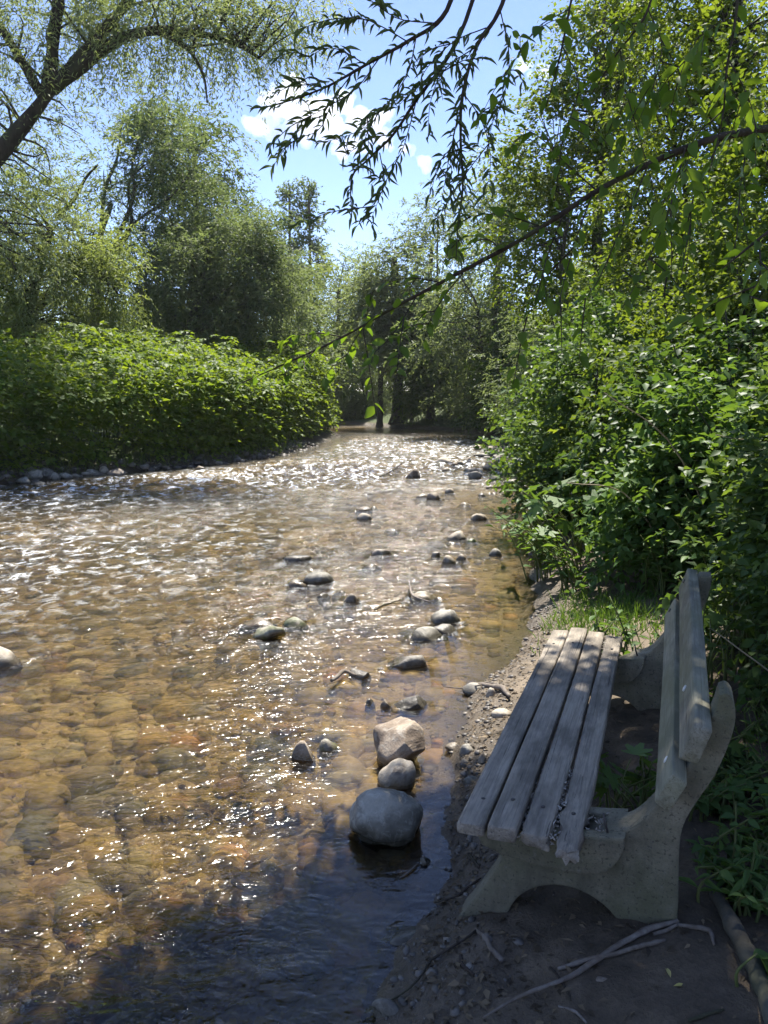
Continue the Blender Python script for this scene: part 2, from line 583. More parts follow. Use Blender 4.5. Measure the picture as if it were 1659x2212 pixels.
# ---------------------------------------------------------------- the water
def water_material():
    m = M('stream_water')
    # flow runs along the river: stretch ripples across the flow
    v1 = m.coord('World', (1.0, 1.7, 1.0), (0, 0, math.radians(14)))
    a = m.noise(v1, 3.6, 2, 0.5, 0.6)
    b = m.noise(v1, 12.0, 2, 0.5, 0.8)
    c = m.noise(v1, 38.0, 2, 0.5, 0.4)
    tur = m.n('ShaderNodeAttribute', attribute_name='rough').outputs['Fac']
    h = m.math('ADD', m.math('MULTIPLY', a, 0.5), m.math('ADD', m.math('MULTIPLY', b, 0.24), m.math('MULTIPLY', c, 0.06)))
    h = m.math('MULTIPLY', h, tur)
    nrm = m.bump(h, 1.0, 0.14)
    fr = m.n('ShaderNodeFresnel')
    fr.inputs['IOR'].default_value = 1.54
    m.set(fr, 'Normal', nrm)
    tr = m.n('ShaderNodeBsdfTransparent')
    tr.inputs['Color'].default_value = (0.95, 0.90, 0.76, 1)
    rf = m.n('ShaderNodeBsdfRefraction')
    rf.inputs['Color'].default_value = (0.95, 0.90, 0.76, 1)
    rf.inputs['IOR'].default_value = 1.33
    rf.inputs['Roughness'].default_value = 0.09
    m.set(rf, 'Normal', nrm)
    under = m.n('ShaderNodeMixShader')
    under.inputs[0].default_value = 0.42
    m.t.links.new(tr.outputs[0], under.inputs[1])
    m.t.links.new(rf.outputs[0], under.inputs[2])
    gl = m.n('ShaderNodeBsdfGlossy')
    gl.inputs['Roughness'].default_value = 0.08
    m.set(gl, 'Normal', nrm)
    gl2 = m.n('ShaderNodeBsdfGlossy')
    gl2.inputs['Roughness'].default_value = 0.24
    m.set(gl2, 'Normal', nrm)
    gmx = m.n('ShaderNodeMixShader')
    gmx.inputs[0].default_value = 0.22
    m.t.links.new(gl.outputs[0], gmx.inputs[1])
    m.t.links.new(gl2.outputs[0], gmx.inputs[2])
    mx = m.n('ShaderNodeMixShader')
    m.set(mx, 0, fr)
    m.t.links.new(under.outputs[0], mx.inputs[1])
    m.t.links.new(gmx.outputs[0], mx.inputs[2])
    foam_glare = m.n('ShaderNodeAttribute', attribute_name='foam_glare').outputs['Fac']
    fn = m.noise(m.coord('World', (1, 0.8, 1)), 5.5, 5, 0.75, 0.8)
    ff = m.math('MULTIPLY', m.ramp(fn, [(0.52, 0.0), (0.64, 1.0)]), m.math('MULTIPLY', foam_glare, 1.5), True)
    df = m.n('ShaderNodeBsdfDiffuse')
    df.inputs['Color'].default_value = (0.8, 0.82, 0.82, 1)  # white of real foam, doubling as painted sun glare on the rapids
    m.set(df, 'Normal', nrm)
    mx2 = m.n('ShaderNodeMixShader')
    m.set(mx2, 0, ff)
    m.t.links.new(mx.outputs[0], mx2.inputs[1])
    m.t.links.new(df.outputs[0], mx2.inputs[2])
    return m.finish(mx2.outputs[0])


def water_rough(X, Y):
    s, side = shore(X, Y)
    calm = smooth(0.0, 1.3, -s)
    r = 0.22 + 0.78 * calm
    r = r * (1 - 0.55 * smooth(31, 34, Y)) * (0.40 + 0.60 * smooth(3.4, 11, Y) + 0.75 * (1 - smooth(2.05, 2.75, Y - 0.25 * X)))
    r = r * (1 + 0.9 * np.clip(water_foam_glare(X, Y), 0, 1))
    tongues = n2(X * 1.0 - 0.25 * Y, Y * 0.45, 0.75, 71, 3)
    return r * np.clip(0.85 + 0.95 * tongues, 0.22, 1.8)


def water_foam_glare(X, Y):  # where the rapids carry foam and painted-on glare
    s, side = shore(X, Y)
    f = np.exp(-((Y - 16.0 - 0.5 * (X + 3)) / 3.2) ** 2) * 0.75 + np.exp(-((Y - 25) / 4.0) ** 2) * 0.6
    f += 0.35 * np.exp(-((Y - 9 - 0.2 * X) / 2.5) ** 2) * smooth(1.0, -4.0, X)
    return f * smooth(0.3, 1.2, -s)


def water_z(X, Y):
    r = water_rough(X, Y)
    rap = water_foam_glare(X, Y)
    a = n2(X * 1.0, Y * 1.6, 1.5, 41, 3)
    b = n2(X * 1.0 + 0.3 * Y, Y * 1.5, 5.0, 43, 2)
    return (0.014 + 0.05 * rap) * a * r + (0.008 + 0.022 * rap) * b * r


def water_attr(X, Y, Z):
    return {'rough': water_rough(X, Y), 'foam_glare': water_foam_glare(X, Y)}


wx = axis([(-40, -12, 1.2), (-12, -5, 0.14), (-5, -1.5, 0.06), (-1.5, 1.6, 0.035), (1.6, 5.5, 0.09)])
wy = axis([(-14, 1.0, 0.5), (1.0, 6.0, 0.035), (6, 12, 0.06), (12, 34, 0.10), (34, 48, 0.4), (48, 60, 3)])
X, Y = np.meshgrid(wx, wy)
wme = heightfield('river', wx, wy, water_z, water_material(), water_attr)
# keep only the cells near or over the river bed
s_, _ = shore(X, Y)
river = link('river', wme)
import bmesh
bm = bmesh.new()
bm.from_mesh(wme)
bm.verts.ensure_lookup_table()
sv = s_.ravel()
bmesh.ops.delete(bm, geom=[bm.verts[i] for i in np.nonzero(sv > 0.9)[0]], context='VERTS')
bm.to_mesh(wme)
bm.free()
tag(river, 'shallow clear rippling stream over golden brown stones', kind='structure')


# ---------------------------------------------------------------- stones
def ico(sub):
    b = bmesh.new()
    bmesh.ops.create_icosphere(b, subdivisions=sub, radius=1)
    b.verts.ensure_lookup_table()
    v = np.array([x.co[:] for x in b.verts])
    f = np.array([[x.index for x in q.verts] for q in b.faces])
    b.free()
    return v, f


ICO = {k: ico(k) for k in (1, 2, 3, 4)}


def rock_shape(seed, sub=3, ang=0.0, lump=0.22):
    v, f = ICO[sub]
    r = np.random.default_rng(seed)
    v = v.copy()
    v *= (1 + lump * fbm(v * 0.9 + seed * 3.1, seed, 2))[:, None]
    for _ in range(int(2 + ang * 9)):
        n = unit(r.normal(size=3))
        c = r.uniform(0.68, 0.96) - 0.30 * ang
        d = v @ n - c
        v = v - np.maximum(d, 0)[:, None] * n * (0.55 + 0.43 * min(1, ang * 2))
    v *= (1 + 0.06 * fbm(v * 2.3 + seed, seed + 9, 2) + 0.03 * fbm(v * 5 + seed, seed + 5, 2))[:, None]
    v -= (v.max(0) + v.min(0)) / 2
    v /= (v.max(0) - v.min(0)) / 2
    return v, f


WAKE = []


def stone(u, v, wpx, hpx, mat, label, seed, ang=0.0, z=None, group='stones standing in the shallow stream', rz=None, name='stone', depth=0.8, sub=3, lump=0.22):
    p = on(u, v, 0.0 if z is None else z)
    dist = math.sqrt(p[0] ** 2 + p[1] ** 2 + (p[2] - CAMZ) ** 2)
    W = wpx / FPX * dist * 0.97
    e = math.atan2(CAMZ - p[2], math.hypot(p[0], p[1]))
    hh = hpx / FPX * dist
    dp = depth * W
    ae = dp / 2 * math.sin(e)
    H = max(math.sqrt(max((hh - ae) ** 2 - ae ** 2, 0.0)) / math.cos(e), 0.13 * W)
    q = unit(np.array([p[0], p[1], 0]))
    c = p + q * dp * 0.48
    sv, sf = rock_shape(seed, sub, ang, lump)
    r = np.random.default_rng(seed + 99)
    a = r.uniform(-0.25, 0.25) if rz is None else rz
    bed = gz(c[0], c[1])
    base = p[2]
    down = max(0.04, base - bed + 0.03)
    wide = min(1.3, 1 / math.sqrt(max(0.3, 1 - ((down - H) / (down + H)) ** 2))) if down > H else 1.0
    sv = sv * np.array([W / 2 * wide, dp / 2 * wide, (H + down) / 2])
    sv[:, 2] += (H - down) / 2
    ca, sa = math.cos(a), math.sin(a)
    sv = sv @ np.array([[ca, sa, 0], [-sa, ca, 0], [0, 0, 1]])
    me = make_mesh(name, sv, [sf], None, True, MAT[mat])
    o = link(name, me, None, (c[0], c[1], base))
    tag(o, label, 'stone', group)
    WAKE.append((c[0], c[1], W, dp))
    return o


def cA(x, y):                       # positions read off a closer look at mid stream
    return 432 + x * 0.4688, 864 + y * 0.4688


def cB(x, y):
    return 734.4 + x * 0.2343, 1468.8 + y * 0.2343


K4, KB = 0.4688, 0.2343
mid_stones = [
    (980, 357, 72, 42, 'stone_brown', 'round brown boulder alone in mid stream near the rapids', 0.1),
    (1268, 362, 72, 36, 'stone_dark', 'dark grey boulder close to the right bank near the gravel bar', 0.1),
    (1118, 292, 84, 30, 'stone_tan', 'wide pale flat stone left of the far gravel bar', 0.2),
    (1232, 284, 36, 20, 'stone_brown', 'small brown stone in front of the far gravel bar', 0.0),
    (1196, 298, 42, 16, 'stone_tan', 'small pale stone beside the wide flat stone upstream', 0.0),
    (1252, 330, 76, 20, 'stone_tan', 'low pale slab just behind the dark grey boulder', 0.2),
    (1136, 328, 46, 16, 'stone_tan', 'low pale stone below the wide flat stone upstream', 0.0),
    (1172, 300, 34, 13, 'stone_brown', 'tiny brown stone touching the wide pale flat stone', 0.0),
    (1080, 462, 72, 38, 'stone_brown', 'notched brown stone in mid stream with small rocks beside it', 0.5),
    (1022, 450, 70, 20, 'stone_brown', 'low reddish stone left of the notched brown stone', 0.3),
    (1150, 430, 46, 24, 'stone_tan', 'pale round stone behind the notched brown stone', 0.0),
    (1216, 488, 62, 18, 'stone_tan', 'low pale stone right of the notched brown stone', 0.2),
    (755, 512, 72, 20, 'stone_brown', 'flat tan stone behind the lone domed stone', 0.2),
    (802, 500, 30, 12, 'stone_grey', 'pebble-sized grey stone beside the flat tan stone', 0.0),
    (756, 556, 72, 36, 'stone_tan', 'domed tan stone in mid stream left of centre', 0.1),
    (880, 606, 62, 14, 'stone_brown', 'nearly drowned brown stone in mid stream', 0.2),
    (1186, 646, 104, 46, 'stone_tan', 'tan boulder with a wisp of weed at its right end', 0.2),
    (1166, 664, 52, 13, 'stone_tan', 'low pale stone at the foot of the tan boulder', 0.0),
    (1250, 655, 50, 18, 'stone_moss', 'weedy greenish stone right of the tan boulder', 0.0),
    (838, 720, 94, 38, 'stone_tan', 'wedge shaped tan stone with a mossy right end', 0.4),
    (450, 738, 114, 28, 'stone_dark', 'long dark low stone left of mid stream', 0.2),
    (545, 850, 150, 62, 'stone_grey', 'large smooth oval pale grey stone in mid stream', 0.0),
    (450, 858, 74, 28, 'stone_tan', 'small pale stone at the left of the large oval stone', 0.1),
    (792, 772, 76, 20, 'stone_brown', 'low brown stone above the angular tan rock', 0.2),
    (1150, 757, 80, 46, 'stone_tan', 'rounded tan stone below the tan boulder near the right bank', 0.1),
    (1202, 738, 54, 30, 'stone_tan', 'pale stone tucked behind the rounded tan stone', 0.2),
    (1085, 722, 44, 24, 'stone_tan', 'small pale stone left of the rounded tan stone', 0.3),
    (1360, 720, 66, 36, 'stone_grey', 'grey stone under the overhanging wilted leaves', 0.2),
    (1286, 556, 84, 36, 'stone_tan', 'pale tan stone by the tip of the overhanging leaves', 0.1),
    (702, 934, 90, 50, 'stone_tan', 'angular tan rock with a pointed left corner', 0.8),
    (572, 914, 56, 24, 'stone_grey', 'small grey rock left of the angular tan rock', 0.5),
    (640, 888, 52, 12, 'stone_brown', 'thin orange brown slab just above the water', 0.4),
    (1038, 924, 150, 48, 'stone_tan', 'flat mottled stone with a curved twig lying across it', 0.2),
    (1130, 1030, 144, 68, 'stone_grey', 'rounded grey brown boulder behind the split grey slab', 0.0),
    (1118, 1078, 140, 50, 'stone_dark', 'dark slab wedged behind the split pale grey stone', 0.3),
    (1040, 1110, 156, 66, 'stone_grey', 'split grey stone with a smooth pale left face', 0.6),
    (440, 1048, 124, 48, 'stone_moss', 'yellowish mottled stone right of the jagged rock', 0.2),
    (262, 1046, 150, 38, 'stone_brown', 'low brown stone behind the jagged yellowish rock', 0.3),
    (318, 1108, 150, 80, 'stone_moss', 'jagged yellowish rock with a dark wet front', 0.9),
    (958, 1240, 200, 82, 'stone_dark', 'dark wedge shaped slab sloping into the water', 0.7),
    (735, 1282, 90, 40, 'stone_dark', 'small dark rock with driftwood caught on it', 0.6),
    (1440, 408, 84, 44, 'stone_moss', 'mossy boulder caught with driftwood at the right bank', 0.1),
    (1300, 445, 40, 16, 'stone_dark', 'small dark stone between mossy boulder and mid stream', 0.1),
    (1360, 372, 60, 24, 'stone_dark', 'dark stone left of the mossy boulder', 0.2),
    (1400, 345, 50, 18, 'stone_grey', 'grey stone behind the mossy boulder', 0.1),
]
for i, (x, y, wp, hp, mt, lb, an) in enumerate(mid_stones):
    u, v = cA(x, y)
    stone(u, v, wp * K4, hp * K4, mt, lb, 100 + i, an, lump=0.26 + 0.15 * an)

near_stones = [
    (545, 835, 470, 430, 'stone_brown', 'big irregular brown boulder with a broken flat face', 0.75, 0.95),
    (520, 1010, 346, 245, 'stone_tan', 'rounded pale stone between the broken boulder and the largest boulder', 0.12, 0.8),
    (425, 1555, 672, 525, 'stone_grey', 'largest boulder, smooth and round with pale grey blotches', 0.03, 0.85),
    (655, 272, 316, 120, 'stone_dark', 'dark pointed stone in still water above the broken boulder', 0.6, 0.5),
    (425, 250, 92, 66, 'stone_brown', 'small wet brown stone left of the dark pointed stone', 0.2, 0.8),
    (795, 1712, 112, 82, 'stone_dark', 'small dark square stone in the shallow below the largest boulder', 0.6, 0.8),
]
for i, (x, y, wp, hp, mt, lb, an, dp) in enumerate(near_stones):
    u, v = cB(x, y)
    stone(u, v, wp * KB, hp * KB, mt, lb, 200 + i, an, depth=dp, sub=4, lump=0.17 + 0.14 * an)
full_stones = [
    (4, 1440, 76, 40, 'stone_tan', 'pinkish stone cut off by the left edge of the picture', 0.2),
    (660, 1645, 52, 45, 'stone_brown', 'pointed brown stone left of the broken boulder', 0.6),
    (708, 1622, 44, 28, 'stone_moss', 'squat orange yellow stone beside the pointed brown one', 0.3),
    (888, 2044, 76, 36, 'stone_dark', 'dark wedge stone at the shore left of the bench', 0.5),
    (835, 2215, 60, 46, 'stone_dark', 'dark stone at the bottom edge by the long thin twig', 0.5),
    (640, 1262, 34, 12, 'stone_grey', 'small flat stone touching the large oval stone', 0.2),
    (800, 1520, 20, 12, 'stone_dark', 'tiny dark stone beside the dark pointed stone', 0.2),
]
for i, (u, v, wp, hp, mt, lb, an) in enumerate(full_stones):
    stone(u, v, wp, hp, mt, lb, 300 + i, an)
# the current breaks round the stones: rougher water in their lee
nv_ = len(river.data.vertices)
co_ = np.empty(nv_ * 3, np.float32)
river.data.vertices.foreach_get('co', co_)
co_ = co_.reshape(-1, 3)
ro_ = np.empty(nv_, np.float32)
fo_ = np.empty(nv_, np.float32)
river.data.attributes['rough'].data.foreach_get('value', ro_)
river.data.attributes['foam_glare'].data.foreach_get('value', fo_)
for (cx_, cy_, W_, dp_) in WAKE:
    dx_ = co_[:, 0] - cx_ + 0.15 * (cy_ - co_[:, 1])
    dy_ = (cy_ - co_[:, 1]) / W_
    edge = np.abs(np.abs(dx_) / W_ - 0.45 - 0.18 * np.clip(dy_, 0, 9))
    vee = np.exp(-(edge / 0.14) ** 2) * np.exp(-np.clip(dy_, 0, 50) / 1.1) * (dy_ > -0.4)
    lee = np.exp(-(dx_ / (0.5 * W_)) ** 2) * np.exp(-np.clip(dy_ - 0.4, 0, 50) / 1.2) * (dy_ > 0.1)
    amt = smooth(3.6, 6.0, cy_)
    ro_ += (0.6 * vee - 0.2 * lee) * (0.15 + 0.85 * amt)
    fo_ += 0.22 * vee * amt
river.data.attributes['rough'].data.foreach_set('value', np.clip(ro_, 0.1, 3).astype(np.float32))
river.data.attributes['foam_glare'].data.foreach_set('value', np.clip(fo_, 0, 1.2).astype(np.float32))
# stones lying on the shore by the bench
shore_stones = [
    (1230, 130, 205, 105, 'stone_grey', 'smooth grey stone at the water edge beside forked driftwood', 0.0),
    (1388, 152, 92, 76, 'stone_tan', 'small tan stone against the forked driftwood', 0.1),
    (1490, 345, 196, 86, 'stone_tan', 'pale half buried stone on the sand beside the bench', 0.1),
    (1170, 690, 140, 95, 'stone_grey', 'round grey cobble at the water edge beside the seat', 0.0),
    (1050, 632, 140, 55, 'stone_tan', 'flat speckled cobble half in the water beside the seat', 0.2),
    (1150, 812, 100, 80, 'stone_dark', 'dark cobble in the water below the round grey cobble', 0.1),
    (1310, 770, 80, 90, 'stone_tan', 'pale upright cobble close to the front slat', 0.2),
    (1220, 950, 130, 60, 'stone_grey', 'flat grey cobble in the leaf litter by the front slat', 0.2),
]
for i, (x, y, wp, hp, mt, lb, an) in enumerate(shore_stones):
    u, v = cB(x, y)
    p = on(u, v, 0.0)
    z = 0.0
    for _ in range(4):
        p = on(u, v, z)
        z = max(0.0, gz(p[0], p[1]))
    stone(u, v, wp * KB, hp * KB, mt, lb, 400 + i, an, z=z, group='cobbles on the shore beside the bench')

# stones along the left bank under the knotweed
lb_list = [(0, 838, 30, 30), (40, 842, 45, 25), (75, 832, 40, 22), (110, 846, 68, 40), (120, 812, 78, 42), (165, 832, 50, 35), (185, 848, 60, 22),
           (215, 838, 66, 48), (250, 822, 40, 30), (292, 816, 76, 40), (345, 808, 50, 28), (375, 800, 40, 20), (445, 806, 66, 38), (482, 798, 46, 42),
           (405, 810, 50, 22), (545, 776, 78, 34), (535, 798, 60, 24), (585, 780, 40, 26), (610, 772, 40, 28), (650, 786, 45, 22), (690, 776, 40, 20),
           (728, 786, 62, 24), (722, 764, 62, 34), (772, 784, 46, 24), (800, 772, 52, 26), (840, 772, 40, 20), (870, 770, 40, 18), (930, 762, 46, 32), (905, 768, 40, 18), (975, 755, 40, 20), (1010, 748, 34, 14)]
cnt_ = {True: 0, False: 0}
lb_list = sorted(lb_list)
for i, (x, y, wp, hp) in enumerate(lb_list):
    mt = ['stone_tan', 'stone_grey', 'stone_tan', 'stone_brown'][i % 4] if x > 330 else ['stone_grey', 'stone_dark', 'stone_grey'][i % 3]
    lb = ORD[cnt_[x > 330]] + (' from the left of the pale stones under the knotweed' if x > 330 else ' from the left edge of the grey stones under the knotweed')
    cnt_[x > 330] += 1
    jr = np.random.default_rng(5000 + i)
    sc_ = jr.choice([0.7, 0.9, 1.1, 1.5])
    stone(x * K4 + jr.normal(0, 5), 648 + y * K4 + jr.normal(0, 2.5), wp * K4 * sc_, hp * K4 * jr.uniform(0.7, 1.1) * sc_, mt, lb, 500 + i, jr.uniform(0, 0.7), z=0.0, lump=0.35, group='stones along the left bank')

# gravel bar upstream on the right
r = np.random.default_rng(5)
for i in range(46):
    yy = r.uniform(17.0, 25.0)
    xx = xr(yy) + r.normal(-0.35, 0.42)
    wv = r.uniform(0.16, 0.42)
    sv, sf = rock_shape(600 + i, 2, 0.1)
    sv = sv * np.array([wv / 2, wv * r.uniform(0.3, 0.45), wv * r.uniform(0.2, 0.32)])
    o = link('stone', make_mesh('stone', sv, [sf], None, True, MAT[['stone_tan', 'stone_grey', 'stone_grey', 'stone_tan', 'stone_dark'][i % 5]]), None, (xx, yy, 0.02 + max(0, gz(xx, yy)) * 0.6))
    o.rotation_euler = (0, 0, r.uniform(0, 6))
    tag(o, 'small stone on the gravel bar at the right bank upstream', 'stone', 'stones on the far gravel bar')


# bed stones under the water: nobody could count them
def stone_field(name, n, region, smin, smax, mat, seed, flat=0.55, sub=1, lift=0.1):
    r = np.random.default_rng(seed)
    P = region(r, n)
    protos = [rock_shape(900 + seed + k, sub, 0.15)[0] for k in range(10)]
    f = ICO[sub][1]
    sz = smin * (smax / smin) ** (r.random(len(P)) ** 1.8)
    vs, fs, at_ = [], [], []
    z = ground_z(P[:, 0], P[:, 1])
    ang = r.uniform(0, 6.28, len(P))
    k = r.integers(0, 10, len(P))
    base = np.stack(protos)[k]                      # n, nv, 3
    asp = np.stack([sz / 2, sz / 2 * r.uniform(0.6, 0.9, len(P)), sz / 2 * flat * r.uniform(0.7, 1.2, len(P))], -1)
    b = base * asp[:, None, :]
    ca, sa = np.cos(ang)[:, None], np.sin(ang)[:, None]
    x = b[:, :, 0] * ca - b[:, :, 1] * sa + P[:, 0:1]
    y = b[:, :, 0] * sa + b[:, :, 1] * ca + P[:, 1:2]
    zc = z + lift * sz
    if name.startswith('riverbed'):
        zc = np.minimum(zc, -0.012 - asp[:, 2])
    zz = b[:, :, 2] + zc[:, None]
    v = np.stack([x, y, zz], -1).reshape(-1, 3)
    nv = base.shape[1]
    ff = (f[None] + (np.arange(len(P)) * nv)[:, None, None]).reshape(-1, 3)
    me = make_mesh(name, v, [ff], {'rnd': np.repeat(r.random(len(P)), nv)}, True, mat)
    return link(name, me)


def bed_mat():
    m = M('bed_stones')
    v = m.coord('World')
    a = m.n('ShaderNodeAttribute', attribute_name='rnd').outputs['Fac']
    c = m.ramp(a, [(0.0, (0.10, 0.07, 0.03)), (0.18, (0.27, 0.18, 0.06)), (0.34, (0.42, 0.31, 0.11)), (0.48, (0.13, 0.105, 0.065)),
                   (0.60, (0.37, 0.19, 0.06)), (0.70, (0.34, 0.29, 0.17)), (0.82, (0.085, 0.085, 0.075)), (0.92, (0.46, 0.38, 0.2)), (1.0, (0.30, 0.21, 0.08))])
    c = m.mix(m.ramp(m.noise(v, 1.1, 3, 0.6), [(0.40, 0.0), (0.60, 0.85)]), c, m.mix(0.6, c, (0.06, 0.062, 0.055)))
    n1 = m.noise(v, 25, 4, 0.65, 0.4)
    c = m.mix(m.ramp(n1, [(0.35, 0.65), (0.6, 0.0)]), c, m.mix(1.0, c, (0.38, 0.36, 0.28), 'MULTIPLY'))
    c = m.mix(1.0, c, (0.98, 0.92, 0.80), 'MULTIPLY')
    return m.finish(m.principled(c, 0.7, m.bump(n1, 0.5, 0.01), 0.3))


def pebble_mat():
    m = M('shore_pebbles')
    v = m.coord('World')
    a = m.n('ShaderNodeAttribute', attribute_name='rnd').outputs['Fac']
    c = m.ramp(a, [(0.0, (0.045, 0.04, 0.034)), (0.3, (0.09, 0.08, 0.068)), (0.6, (0.15, 0.13, 0.11)), (0.8, (0.08, 0.068, 0.055)), (1.0, (0.26, 0.23, 0.19))])
    n1 = m.noise(v, 70, 3, 0.6)
    c = m.mix(m.ramp(n1, [(0.35, 0.5), (0.6, 0.0)]), c, (0.07, 0.06, 0.05))
    return m.finish(m.principled(c, 0.55, m.bump(n1, 0.4, 0.004), 0.4))


def reg_bed(y0, y1, power):
    def f(r, n):
        y = y0 + (y1 - y0) * r.random(n) ** power
        x = xl(y) + (xr(y) - xl(y)) * r.random(n)
        lim = -0.56 * (y + 1.2) - 0.4
        x = np.where(x < lim, xr(y) - (xr(y) - np.maximum(xl(y), lim)) * r.random(n), x)
        s, _ = shore(x, y)
        k = s < -0.12
        return np.stack([x[k], y[k]], 1)
    return f


MBED = bed_mat()
tag(stone_field('riverbed_stones', 4600, reg_bed(1.4, 9, 1.5), 0.03, 0.28, MBED, 1, 0.5, 2, 0.02), 'golden brown stones on the stream bed seen through the water', kind='stuff')
tag(stone_field('riverbed_cobbles', 4200, reg_bed(8, 32, 1.3), 0.08, 0.34, MBED, 2, 0.5, 1, 0.04), 'brown cobbles on the stream bed further upstream', kind='stuff')


def reg_shore(r, n):
    y = 1.3 + 4.6 * r.random(n)
    x = xr(y) + np.abs(r.normal(0, 0.16, n)) * np.where(r.random(n) < 0.35, -0.8, 1.0)
    return np.stack([x, y], 1)


MPEB = pebble_mat()
tag(stone_field('shore_gravel', 1900, reg_shore, 0.005, 0.045, MPEB, 3, 0.5, 1, 0.02), 'small wet gravel along the water edge by the bench', kind='stuff')


def reg_bank(r, n):
    y = 12 + 16 * r.random(n)
    x = xr(y) + r.normal(0.0, 0.3, n)
    return np.stack([x, y], 1)


tag(stone_field('bank_gravel', 800, reg_bank, 0.04, 0.2, MPEB, 4, 0.6, 1, 0.15), 'gravel strewn along the right bank upstream', kind='stuff')


def reg_left(r, n):
    y = 13 + 12 * r.random(n)
    x = xl(y) - r.normal(0.1, 0.3, n)
    return np.stack([x, y], 1)


tag(stone_field('left_bank_gravel', 700, reg_left, 0.06, 0.24, MPEB, 6, 0.6, 1, 0.15), 'gravel between the stones of the left bank', kind='stuff')


# ---------------------------------------------------------------- the bench
def concrete_mat():
    m = M('mossy_concrete')
    v = m.coord('Object')
    big = m.noise(v, 6, 4, 0.6)
    fine = m.noise(v, 150, 3, 0.7)
    pit = m.noise(v, 45, 2, 0.5)
    c = m.ramp(big, [(0.3, (0.125, 0.11, 0.075)), (0.55, (0.205, 0.182, 0.128)), (0.75, (0.28, 0.25, 0.185))])
    c = m.mix(m.ramp(m.noise(v, 3.2, 4, 0.7), [(0.42, 0.0), (0.62, 0.65)]), c, (0.085, 0.09, 0.045))
    c = m.mix(m.ramp(fine, [(0.3, 0.5), (0.55, 0.0)]), c, (0.08, 0.078, 0.062))
    c = m.mix(m.ramp(pit, [(0.62, 0.0), (0.74, 0.35)]), c, (0.24, 0.23, 0.20))
    cr = m.n('ShaderNodeTexVoronoi', feature='DISTANCE_TO_EDGE')
    m.t.links.new(m.coord('Object', (1, 1, 1)), cr.inputs['Vector'])
    cr.inputs['Scale'].default_value = 70
    spk = m.noise(v, 90, 2, 0.5)
    c = m.mix(m.ramp(spk, [(0.60, 0.0), (0.66, 0.7)]), c, (0.06, 0.055, 0.04))
    dk = m.noise(m.coord('Object', (1, 1, 0.35)), 9, 4, 0.7)
    c = m.mix(m.ramp(dk, [(0.5, 0.0), (0.68, 0.6)]), c, (0.07, 0.066, 0.048))
    h = m.math('ADD', m.math('MULTIPLY', fine, 0.6), m.math('ADD', pit, m.math('MULTIPLY', spk, -1.0)))
    return m.finish(m.principled(c, 0.92, m.bump(h, 0.55, 0.006), 0.2))


def wood_mat(name, tint, green=0.0):
    m = M(name)
    gr = m.noise(m.coord('Object', (1, 0.035, 1)), 75, 5, 0.7, 1.2)
    lines = m.noise(m.coord('Object', (1, 0.012, 1)), 150, 2, 0.6, 0.6)
    big = m.noise(m.coord('Object', (1, 0.35, 1)), 9, 4, 0.65)
    rd = m.n('ShaderNodeObjectInfo').outputs['Random']
    c = m.ramp(gr, [(0.25, tuple(x * 0.40 for x in tint)), (0.5, tint), (0.8, tuple(min(1, x * 1.45) for x in tint))])
    c = m.mix(m.ramp(big, [(0.40, 0.85), (0.60, 0.0)]), c, tuple(x * 0.40 for x in tint))
    c = m.mix(m.ramp(lines, [(0.28, 0.85), (0.38, 0.0)]), c, (0.03, 0.027, 0.023))
    if green:
        c = m.mix(m.ramp(m.noise(m.coord('Object', (1, 0.5, 1)), 6, 3), [(0.35, 0.0), (0.65, green)]), c, (0.165, 0.17, 0.085))
    c = m.mix(m.math('MULTIPLY', rd, 0.35), c, m.mix(1.0, c, (0.72, 0.72, 0.74), 'MULTIPLY'))
    h = m.math('ADD', gr, m.math('MULTIPLY', lines, 1.2))
    return m.finish(m.principled(c, 0.82, m.bump(h, 0.6, 0.004), 0.3))


MAT['concrete'] = concrete_mat()
MAT['wood'] = wood_mat('weathered_wood', (0.34, 0.29, 0.225))
MAT['wood_back'] = wood_mat('weathered_wood_lichen', (0.27, 0.25, 0.19), 0.5)
MAT['rot'] = stone_mat('rotten_wood', (0.16, 0.135, 0.105), (0.28, 0.245, 0.20), (0.38, 0.34, 0.29))
mm = M('rusty_iron')
MAT['iron'] = mm.finish(mm.principled((0.05, 0.042, 0.038), 0.6, spec=0.5))
mm = M('bare_bolt')
MAT['bolt'] = mm.finish(mm.principled((0.55, 0.55, 0.53), 0.4, spec=0.5))

BA = math.radians(20.5)
BW = np.array([math.cos(BA), -math.sin(BA), 0.0])
BL = unit(np.array([math.sin(BA), math.cos(BA), 0.02]))
BZ = np.cross(BW, BL)
BO = np.array([0.261, 2.239, 0.1])
bench = empty('park_bench', BO)
bench.matrix_world = Matrix(((BW[0], BL[0], BZ[0], BO[0]), (BW[1], BL[1], BZ[1], BO[1]), (BW[2], BL[2], BZ[2], BO[2]), (0, 0, 0, 1)))
tag(bench, 'weathered bench of grey wooden slats on two mossy concrete end supports', 'bench')


